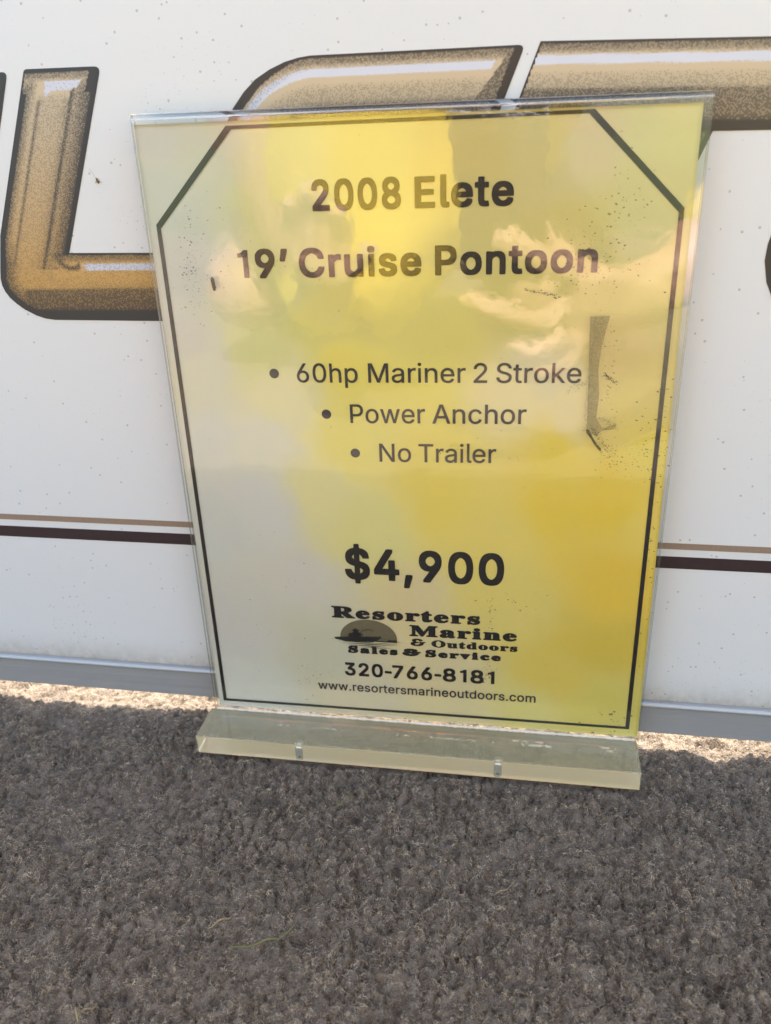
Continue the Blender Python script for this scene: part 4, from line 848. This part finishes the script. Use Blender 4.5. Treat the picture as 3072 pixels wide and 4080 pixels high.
specks('tape_grime', g2, M['soot'], -.00031, holder)

# ---------------------------------------------------------------- the printed sheet inside the holder
PX0, PX1, PZ0, PZ1 = -.1094, .1075, .0106, .2925
sheet = empty('price_sheet', (0, 0, 0))
tag(sheet, 'faded yellow printed price sheet with black cut-corner border inside the clear holder', 'price sheet')
PY = .0022
ctl = np.array([[float(v) for v in s.split(',')] for s in STAINS.split(';')])
lin = np.where(ctl[:, 2:] / 255 <= .04045, ctl[:, 2:] / 255 / 12.92, ((ctl[:, 2:] / 255 + .055) / 1.055) ** 2.4)
nx, nz = 120, 156
px, pz = np.meshgrid(np.linspace(PX0, PX1, nx), np.linspace(PZ0, PZ1, nz))
tt = (pz - PZ0) / (PZ1 - PZ0)
x_l = -.1074 - .0017 * tt; x_r = .1087 - .0024 * tt
px = x_l + (x_r - x_l) * (px - PX0) / (PX1 - PX0)
qx = px * 1000 + 9 * (vnoise(px * 45, pz * 45, 31) - .5) + 4 * (vnoise(px * 140, pz * 140, 33) - .5)
qz = pz * 1000 + 9 * (vnoise(px * 45, pz * 45, 32) - .5) + 4 * (vnoise(px * 140, pz * 140, 34) - .5)
d2 = (qx.ravel()[:, None] - ctl[None, :, 0]) ** 2 + (qz.ravel()[:, None] - ctl[None, :, 1]) ** 2
wgt = 1 / (d2 + 20) ** 2
colr = (wgt @ lin) / wgt.sum(1)[:, None]
colr = colr * PAPER_K
colr *= np.minimum(1, .88 / colr.max(1))[:, None]
wav = .00012 * np.sin(px * 60) * np.sin(pz * 45 + 1)
vs = np.stack([px.ravel(), (PY + wav).ravel(), pz.ravel()], 1)
idx = np.arange(nx * nz).reshape(nz, nx)
fs = [tuple(int(v) for v in q) for q in np.stack([idx[:-1, :-1].ravel(), idx[:-1, 1:].ravel(), idx[1:, 1:].ravel(), idx[1:, :-1].ravel()], 1)]
# thin sheet: the back face closes it
nb = len(vs); vs2 = vs + np.array([0, .00012, 0])
rim = [int(i) for i in np.concatenate([idx[0, :], idx[1:, -1], idx[-1, -2::-1], idx[-2:0:-1, 0]])]
fs += [tuple(i + nb for i in reversed(f)) for f in fs[:]]
fs += [(rim[i], rim[(i + 1) % len(rim)], rim[(i + 1) % len(rim)] + nb, rim[i] + nb) for i in range(len(rim))]
po = from_pydata('paper', np.concatenate([vs, vs2]), fs, M['paper'], sheet, True)
ca = po.data.color_attributes.new('stain', 'FLOAT_COLOR', 'POINT')
rgba = np.ones((len(po.data.vertices), 4), np.float32); rgba[:nb, :3] = colr; rgba[nb:, :3] = colr
ca.data.foreach_set('color', rgba.ravel())

IY = PY - .00025                      # print lies just proud of the paper
bo = [(-71.2, 290.9), (68.8, 292.1 - .4), (103.6, 257.3), (104.3, 15.1), (-104.8, 14.1), (-105.4, 254.9)]
def inset(poly, ds):
    """move each side i (from corner i to i + 1) of a clockwise outline inwards by ds[i]"""
    n = len(poly); L = []
    for i in range(n):
        p, q = Vector(poly[i]), Vector(poly[(i + 1) % n]); t = (q - p).normalized()
        L.append((p + Vector((t.y, -t.x)) * ds[i], t))
    res = []
    for i in range(n):
        (p, t), (q, u) = L[i - 1], L[i]
        k = (q - p).cross(u) / t.cross(u) if isinstance(t.cross(u), float) else ((q - p).x * u.y - (q - p).y * u.x) / (t.x * u.y - t.y * u.x)
        res.append(tuple(p + t * k))
    return res
flat_shape('border_line', [mm(bo), mm(inset(bo, [1.35, 2.4, 1.9, 1.5, 1.85, 2.4]))[::-1]], IY, M['ink'], sheet)

def glyph(font, ch):
    adv, body = GLYPHS[font][ch].split('|')
    return float(adv), [[tuple(float(v) for v in q.split(',')) for q in c.split(' ')] for c in body.split(';')]
def word(font, text, x0, x1, z0, z1, cap, ref, track=0.0):
    """outlines of a word set between x0 and x1 on a baseline z0..z1, with capitals cap high (mm)"""
    _, rc = glyph(font, ref); ys = [p[1] for c in rc for p in c]; ylo, yhi = min(ys), max(ys)
    k = cap / (yhi - ylo)
    pen, cs = 0.0, []
    for ch in text:
        adv, c = glyph(font, ch); cs += [[(pen + x, y) for x, y in q] for q in c]; pen += adv + track
    xs = [p[0] for c in cs for p in c]; lo, hi = min(xs), max(xs)
    out = []
    for c in cs:
        out.append([(x0 + (x - lo) * (x1 - x0) / (hi - lo), z0 + (z1 - z0) * (x - lo) / (hi - lo) + (y - ylo) * k) for x, y in c])
    return out
def disc(x, z, r, n=28, sx=1.0): return [(x + r * sx * math.cos(2 * math.pi * i / n), z + r * math.sin(2 * math.pi * i / n)) for i in range(n)]
def put(name, cs, mat='ink', y=None): return flat_shape(name, [mm(c) for c in cs], IY if y is None else y, M[mat], sheet)

B = 'b'
put('heading', word(B, '2008', -38.66, -2.97, 258.8, 259.05, 11.75, 'E') + word(B, 'Elete', 2.39, 40.59, 259.1, 259.36, 11.6, 'E'))
put('heading', word(B, '19’', -71.89, -50.54, 232.9, 233.05, 11.75, 'E') + word(B, 'Cruise', -45.91, 4.68, 233.1, 233.5, 11.7, 'E') + word(B, 'Pontoon', 10.14, 73.5, 233.55, 234.1, 11.6, 'E'))
R_ = 'r'
put('bullet_list', word(R_, '60hp', -50.51, -23.51, 188.7, 188.9, 8.45, 'N') + word(R_, 'Mariner', -18.98, 22.72, 189.0, 189.4, 8.45, 'N') + word(R_, '2', 25.99, 31.73, 189.4, 189.5, 8.45, 'N') + word(R_, 'Stroke', 35.5, 70.17, 189.5, 189.9, 8.45, 'N')
    + word(R_, 'Power', -27.78, 5.3, 170.6, 171.1, 8.6, 'N') + word(R_, 'Anchor', 8.43, 48.54, 171.1, 171.7, 8.6, 'N')
    + word(R_, 'No', -15.42, -1.15, 152.75, 153.0, 8.6, 'N') + word(R_, 'Trailer', 2.15, 36.21, 153.0, 153.57, 8.6, 'N')
    + [disc(-60.6, 192.6, 2.15), disc(-38.4, 174.5, 2.15), disc(-26.3, 156.6, 2.15)], 'ink_greyed')
put('price', word(B, '$4,900', -34.25, 41.15, 91.9, 92.3, 16.9, 'E'))
C_ = 'c'
put('logo_lettering', word(C_, 'Resorters', -42.42, 30.51, 69.8, 70.3, 6.7, 'R') + word(C_, 'Marine', -3.97, 48.06, 61.7, 62.1, 6.4, 'M')
    + word(C_, '&', -3.42, 3.98, 55.85, 55.9, 4.6, 'O') + word(C_, 'Outdoors', 6.86, 48.64, 55.9, 56.2, 4.3, 'O')
    + word('h', 'Sales', -35.14, -10.0, 49.6, 49.8, 4.5, 'S', 26) + word('h', '&', -7.62, 1.54, 49.8, 49.9, 4.5, 'S') + word('h', 'Service', 3.77, 40.8, 49.9, 50.2, 4.5, 'S', 26))
put('phone_number', word(B, '320', -37.5, -17.8, 35.8, 35.9, 7.95, 'E') + word(B, '-', -16.87, -13.33, 35.9, 35.9, 7.95, 'E') + word(B, '766', -13.02, 7.07, 35.9, 36.05, 7.95, 'E')
    + word(B, '-', 8.21, 11.61, 36.1, 36.1, 7.95, 'E') + word(B, '8181', 12.37, 37.93, 36.1, 36.3, 7.95, 'E'))
put('web_address', word('m', 'www.resortersmarineoutdoors.com', -52.11, 58.36, 26.1, 27.1, 5.1, 'N', 14), 'ink_greyed')
# logo picture: low sun, angler in a boat, ripples
sun_c = (-24.4, 59.0)
arc = [(sun_c[0] + 14.3 * math.cos(a), sun_c[1] + 10.6 * math.sin(a)) for a in np.linspace(-.20, math.pi + .17, 40)]
put('logo_sun', [arc], 'sunset', IY + .00006)
boat = [(-41.8, 58.6), (-41.3, 57.5), (-36.1, 56.4), (-22.0, 56.8), (-19.2, 58.5), (-17.9, 59.7), (-18.0, 60.3), (-28.1, 59.7), (-28.0, 60.6), (-27.0, 60.2), (-26.9, 60.8), (-28.7, 61.9), (-29.4, 61.9), (-29.4, 62.8), (-28.6, 63.0), (-28.8, 63.4), (-29.6, 63.5), (-30.0, 64.2), (-31.3, 64.3), (-31.9, 63.6), (-32.8, 63.2), (-32.7, 62.8), (-31.7, 62.6), (-32.4, 61.7), (-34.3, 61.2), (-34.7, 59.2)]
def strip(pts, w):
    a, b = [], []
    for i, p in enumerate(pts):
        q0 = Vector(pts[max(i - 1, 0)]); q1 = Vector(pts[min(i + 1, len(pts) - 1)]); t = (q1 - q0).normalized(); nn = Vector((-t.y, t.x)) * w / 2
        a.append(tuple(Vector(p) + nn)); b.append(tuple(Vector(p) - nn))
    return a + b[::-1]
def lens(x0, x1, z, h): return [(x0, z), ((x0 + x1) / 2, z + h / 2), (x1, z - .1), ((x0 + x1) / 2, z - h / 2)]
put('logo_boat', [boat, strip([(-28.6, 60.9), (-27.6, 62.8), (-25.5, 63.9), (-23.1, 63.9), (-21.8, 63.2)], .28)], 'ink', IY - .00004)
put('logo_boat', [lens(-44.4, -5.9, 57.6, .75), [(-15.5, 57.6), (-13.8, 58.9), (-12.6, 58.4), (-11.1, 58.8), (-9.5, 57.7)], lens(-39.4, -8.4, 55.5, .55), lens(-36, -13, 54.5, .5), lens(-30, -10.8, 53.6, .35), lens(-40, -20, 56.4, .4), lens(-24, -8, 56.3, .35)], 'ink', IY - .00008)

# ---------------------------------------------------------------- small things lying about
def blade(name, pts, w, mat, lab, cat, grp=None, lift=.0012):
    """a dry stem or leaf blade: tapering, folded strip along pts (x, y mm) resting on the pile"""
    P = [Vector((x / 1000, y / 1000, float(carpet_h(np.array([x / 1000]), np.array([y / 1000]))[0]) + .0030 + lift)) for x, y in pts]
    zs = [p.z for p in P]; zmean = max(zs) * .5 + sum(zs) / len(zs) * .5
    # subdivide
    Q = []
    for i in range(len(P) - 1):
        for t in np.linspace(0, 1, 5)[:-1]: Q.append(P[i].lerp(P[i + 1], t))
    Q.append(P[-1])
    c = sum(Q, Vector()) / len(Q)
    base = Vector((c.x, c.y, zmean))
    bm = bmesh.new(); rings = []
    for i, q in enumerate(Q):
        u = i / (len(Q) - 1); ww = w * (.35 + .65 * math.sin(math.pi * min(1, .15 + u * .85)))
        t = (Q[min(i + 1, len(Q) - 1)] - Q[max(i - 1, 0)]).normalized(); s = t.cross(Vector((0, 0, 1))).normalized()
        z = zmean + .0010 * math.sin(u * 5 + q.x * 300)
        o = Vector((q.x, q.y, z)) - base
        rings.append([bm.verts.new(o + s * ww), bm.verts.new(o + Vector((0, 0, .00035))), bm.verts.new(o - s * ww), bm.verts.new(o - Vector((0, 0, .00025)))])
    for a, b in zip(rings[:-1], rings[1:]):
        for k in range(4): bm.faces.new((a[k], a[(k + 1) % 4], b[(k + 1) % 4], b[k]))
    bm.faces.new(rings[0]); bm.faces.new(rings[-1][::-1])
    bmesh.ops.recalc_face_normals(bm, faces=bm.faces)
    o = from_bm(name, bm, M[mat], None, True); o.location = base
    return tag(o, lab, cat, grp)
GR = 'dry grass bits scattered on the carpet'
blade('grass_clipping', [(-57.5, -129), (-47.6, -124.8), (-40.8, -122), (-35.3, -114.2)], .00065, 'grass', 'long withered green grass blade lying on the carpet below the sign', 'grass clipping', GR)
s1 = blade('grass_clipping', [(-69.6, -122.2), (-65.4, -118.9), (-61.8, -115.8)], .0004, 'straw', 'short split tan straw on the carpet left of the long green blade', 'grass clipping', GR, .0016)
blade('grass_clipping', [(42.6, -92.4), (46.5, -88.6), (50.4, -85.0)], .00022, 'straw', 'thin pale straight straw alone on the carpet below the right hole of the block', 'grass clipping', GR, .0016)
blade('grass_clipping', [(-35, -54.5), (-30.5, -48), (-25.2, -44.3)], .00035, 'grass', 'thin greenish curved stem on the carpet just before the acrylic block', 'grass clipping', GR)
blade('grass_clipping', [(-105.2, -162.0), (-103.0, -165), (-101.5, -167.4)], .00042, 'straw', 'pale straw stub at the bottom edge of the photo on blurred carpet', 'grass clipping', GR, .002)
blade('grass_clipping', [(-103.6, -161.8), (-101.5, -159.6), (-99.6, -157.9)], .0003, 'straw', 'brownish straw bit on blurred carpet just above the pale stub', 'grass clipping', GR)
blade('grass_clipping', [(87, -40), (90, -42), (93.5, -43.7)], .0003, 'husk', 'reddish brown curled fibre on the carpet right of the block corner', 'grass clipping', GR)

# dry husk stuck to the face of the sign
bm = bmesh.new(); rings = []
for i, (u, r) in enumerate([(-2.9, .25), (-2.6, .62), (-1.6, .80), (-.4, .86), (.8, .84), (1.7, .80), (2.2, .62), (2.9, .12)]):
    rings.append([bm.verts.new(Vector((r * math.cos(a) * random.uniform(.85, 1.12) + .09 * u * -1, -.75 + .75 * r * math.sin(a) * random.uniform(.85, 1.1), u)) / 1000) for a in np.linspace(0, 2 * math.pi, 9)[:-1]])
for a, b in zip(rings[:-1], rings[1:]):
    for k in range(8): bm.faces.new((a[k], a[(k + 1) % 8], b[(k + 1) % 8], b[k]))
bm.faces.new(rings[0]); bm.faces.new(rings[-1][::-1])
bmesh.ops.create_cone(bm, cap_ends=True, segments=5, radius1=.00009, radius2=.00006, depth=.0012, matrix=Matrix.Translation((-.0010, -.0008, .0021)) @ Matrix.Rotation(math.radians(-35), 4, 'Y'))
bmesh.ops.create_icosphere(bm, subdivisions=1, radius=.0003, matrix=Matrix.Translation((.00095, -.0009, -.0013)))
bmesh.ops.recalc_face_normals(bm, faces=bm.faces)
hk = from_bm('seed_husk', bm, M['husk']); hk.location = (-.0826, -.0001, .2314)
tag(hk, 'small brown dried husk stuck to the left part of the sign face', 'husk')
# small dead gnat with a thread of web on the white panel
bm = bmesh.new(); bmesh.ops.create_icosphere(bm, subdivisions=2, radius=.00062)
for v in bm.verts: v.co = Vector((v.co.x * .9 - v.co.z * .5, v.co.y * .8, v.co.z * 1.9))
for i in range(4):
    bmesh.ops.create_cone(bm, cap_ends=True, segments=4, radius1=.00006, radius2=.00004, depth=.002, matrix=Matrix.Translation((.0004 * (i - 1.5), 0, -.0002 * i)) @ Matrix.Rotation(.5 + .4 * i, 4, 'Y'))
bmesh.ops.create_cone(bm, cap_ends=True, segments=4, radius1=.00004, radius2=.00003, depth=.0050, matrix=Matrix.Translation((-.0016, 0, .0028)) @ Matrix.Rotation(-.55, 4, 'Y'))
gn = from_bm('dead_gnat', bm, M['husk']); gn.location = (-.1338, .0130, .2720)
tag(gn, 'tiny dead gnat on the white panel right of the letter L', 'insect')

# ---------------------------------------------------------------- the photographer, seen mirrored in the acrylic
def skin_body(name, joints, bones, mat, parent=None, sub=2):
    """joints: name -> (position, radius or (rx, ry)); grown as one continuous skinned surface"""
    names = list(joints); ix = {k: i for i, k in enumerate(names)}
    me = bpy.data.meshes.new(name); me.from_pydata([joints[k][0] for k in names], [(ix[a], ix[b]) for a, b in bones], []); me.update()
    o = link_mesh(name, me, mat, parent)
    o.modifiers.new('skin', 'SKIN').use_smooth_shade = True
    for i, k in enumerate(names):
        r = joints[k][1]; me.skin_vertices[0].data[i].radius = (r, r) if not isinstance(r, tuple) else r
    me.skin_vertices[0].data[0].use_root = True
    sd = o.modifiers.new('smooth', 'SUBSURF'); sd.levels = sub; sd.render_levels = sub
    return o
def chain(*n): return list(zip(n[:-1], n[1:]))

person = empty('person', (-.13, -.95, 0))
tag(person, 'kneeling photographer in a bright yellow shirt holding up a phone, mirrored in the sign', 'person')
J = {'pelvis': ((-.13, -1.02, .27), .125), 'waist': ((-.13, -.90, .32), .125), 'chest': ((-.12, -.74, .36), .135), 'upper': ((-.12, -.64, .42), .10), 'neck': ((-.115, -.575, .475), .055), 'jaw': ((-.11, -.535, .50), .062), 'head': ((-.10, -.53, .575), .082), 'crown': ((-.10, -.545, .635), .065),
     'shL': ((-.30, -.66, .41), .062), 'elL': ((-.20, -.68, .10), .043), 'wrL': ((-.158, -.49, .140), .028), 'paL': ((-.152, -.455, .165), (.034, .018)),
     'shR': ((.06, -.66, .41), .062), 'elR': ((.34, -.52, .33), .043), 'wrR': ((.150, -.400, .150), .028), 'paR': ((.100, -.378, .150), (.034, .020)),
     'hipL': ((-.24, -1.03, .24), .10), 'knL': ((-.33, -.72, .085), .068), 'anL': ((-.30, -1.10, .06), .045), 'toL': ((-.30, -1.26, .035), .035),
     'hipR': ((-.02, -1.03, .24), .10), 'knR': ((.10, -.72, .085), .068), 'anR': ((.06, -1.10, .06), .045), 'toR': ((.06, -1.26, .035), .035)}
bones = chain('pelvis', 'waist', 'chest', 'upper', 'neck', 'jaw', 'head', 'crown') + chain('upper', 'shL', 'elL', 'wrL', 'paL') + chain('upper', 'shR', 'elR', 'wrR', 'paR') + chain('pelvis', 'hipL', 'knL', 'anL', 'toL') + chain('pelvis', 'hipR', 'knR', 'anR', 'toR')
FR = .0105
# open left hand, fingers up; right hand closed round the phone from its right edge
for i, (dx, dz, L) in enumerate([(-.020, .012, .062), (-.005, .016, .070), (.010, .015, .066), (.024, .009, .052)]):
    b0 = Vector((-.150 + dx, -.455, .168 + dz)); up = Vector((dx * .5, .012, 1)).normalized(); cv = Vector((0, .45, .8)).normalized()
    J['fl%da' % i] = (tuple(b0), FR); J['fl%db' % i] = (tuple(b0 + up * L * .45), FR * .95); J['fl%dc' % i] = (tuple(b0 + up * L * .45 + cv * L * .35), FR * .85); J['fl%dd' % i] = (tuple(b0 + up * L * .45 + cv * L * .58), FR * .7)
    bones += chain('paL', 'fl%da' % i, 'fl%db' % i, 'fl%dc' % i, 'fl%dd' % i)
J['tl_a'] = ((-.128, -.452, .160), .0105); J['tl_b'] = ((-.106, -.444, .176), .0098); J['tl_c'] = ((-.096, -.438, .194), .008); bones += chain('paL', 'tl_a', 'tl_b', 'tl_c')
RF = [[(.088, -.372, .172), (.074, -.360, .181), (.046, -.354, .196), (.019, -.356, .210)], [(.080, -.372, .150), (.062, -.358, .139), (.028, -.352, .149), (-.010, -.355, .161)],
      [(.086, -.374, .138), (.070, -.360, .118), (.050, -.355, .116), (.030, -.358, .123)], [(.092, -.378, .126), (.080, -.368, .104), (.064, -.362, .098), (.048, -.366, .100)]]
for i, ch in enumerate(RF):
    for nm, p, r in zip('abcd', ch, (FR * 1.05, FR, FR * .95, FR * .78)): J['fr%d%s' % (i, nm)] = (p, r)
    bones += chain('paR', 'fr%da' % i, 'fr%db' % i, 'fr%dc' % i, 'fr%dd' % i)
J['tr_a'] = ((.080, -.390, .178), .011); J['tr_b'] = ((.058, -.398, .208), .010); J['tr_c'] = ((.040, -.398, .226), .008); bones += chain('paR', 'tr_a', 'tr_b', 'tr_c')
off = Vector((-.13, -.95, 0))
J = {k: (tuple(Vector(p) - off), r) for k, (p, r) in J.items()}
body = skin_body('body', J, bones, M['skin'], person)
loc = lambda *p: tuple(Vector(p) - off)
bm = bmesh.new(); rings = []
for z, hw, ry, cy, cx in [(.078, .012, .02, -.615, -.112), (.10, .035, .05, -.63, -.113), (.14, .075, .10, -.67, -.114), (.19, .135, .15, -.735, -.117), (.245, .200, .18, -.775, -.12), (.30, .232, .19, -.79, -.122), (.36, .238, .18, -.78, -.122), (.41, .215, .15, -.745, -.12), (.45, .15, .11, -.70, -.118), (.475, .085, .075, -.66, -.116)]:
    rings.append([bm.verts.new(loc(cx + hw * math.copysign(abs(math.cos(a)) ** .85, math.cos(a)) * (1 + .03 * math.sin(5 * a + z * 40)), cy + ry * math.copysign(abs(math.sin(a)) ** .85, math.sin(a)) * (1 + .05 * math.sin(7 * a + z * 30)), z)) for a in np.linspace(0, 2 * math.pi, 41)[:-1]])
for a, c in zip(rings[:-1], rings[1:]):
    for k in range(40): bm.faces.new((a[k], a[(k + 1) % 40], c[(k + 1) % 40], c[k]))
bm.faces.new(rings[0][::-1])
from_bm('shirt', bm, M['shirt'], person, True)
for ps in ([('sh', (-.27, -.71, .41), .085), ('mid', (-.25, -.71, .26), .070), ('el', (-.20, -.685, .105), .056), ('fo', (-.178, -.58, .118), .046), ('cuff', (-.162, -.515, .132), .038)],
           [('sh', (.03, -.69, .42), .085), ('mid', (.19, -.62, .385), .070), ('el', (.335, -.525, .335), .058), ('fo', (.255, -.46, .245), .048), ('cuff', (.185, -.42, .180), .040)]):
    skin_body('sleeve', {k: (loc(*p), r) for k, p, r in ps}, chain('sh', 'mid', 'el', 'fo', 'cuff'), M['shirt'], person)
T = {'pelvis': (loc(-.13, -1.03, .265), .135), 'hipL': (loc(-.24, -1.03, .24), .112), 'knL': (loc(-.33, -.73, .090), .080), 'anL': (loc(-.30, -1.08, .062), .055), 'hipR': (loc(-.02, -1.03, .24), .112), 'knR': (loc(.10, -.73, .090), .080), 'anR': (loc(.06, -1.08, .062), .055)}
skin_body('trousers', T, chain('pelvis', 'hipL', 'knL', 'anL') + chain('pelvis', 'hipR', 'knR', 'anR'), M['trousers'], person)
H = {'a': (loc(-.10, -.575, .600), .078), 'b': (loc(-.10, -.550, .648), .074), 'c': (loc(-.10, -.600, .540), .060), 'd': (loc(-.10, -.505, .655), .045)}
skin_body('hair', H, chain('c', 'a', 'b', 'd'), M['hair'], person)
for sx in (-1, 1):
    bm = bmesh.new(); bmesh.ops.create_uvsphere(bm, u_segments=12, v_segments=8, radius=.011)
    e_ = from_bm('eye', bm, simple('eye', (.05, .04, .035, 1), .15), person, True); e_.location = loc(-.10 + sx * .031, -.458, .572)

# the phone in the photographer's hand, just behind the point the picture is taken from
ph = empty('mobile_phone', tuple(CAM_C))
ph.rotation_mode = 'QUATERNION'; ph.rotation_quaternion = CAM_ROT.to_quaternion()
tag(ph, 'dark mobile phone with a bright camera bar held in front of the sign', 'phone')
bm = bmesh.new(); bm_box(bm, -.064, .0095, -.135, .0235, .0055, .0135, .003, 3); from_bm('phone_case', bm, M['phone'], ph, False)
rr_ = .0038
cb = [(.0075 + rr_ * math.sin(a), .0064 - rr_ * math.cos(a)) for a in np.linspace(math.pi / 2, 0, 10)] + [(-.0035 - rr_ * math.sin(a), .0064 - rr_ * math.cos(a)) for a in np.linspace(0, math.pi / 2, 10)]
vs, fs = extrude_profile(cb, -.066, .0100)
fix_normals(from_pydata('camera_bar', vs, fs, M['phone_bar'], ph, False))
for lx in (0.0, -.018, -.034):
    bm = bmesh.new(); bmesh.ops.create_cone(bm, cap_ends=True, segments=24, radius1=.0055, radius2=.0055, depth=.0008)
    l_ = from_bm('lens', bm, M['lens'], ph); l_.location = (lx, .002, .0023)
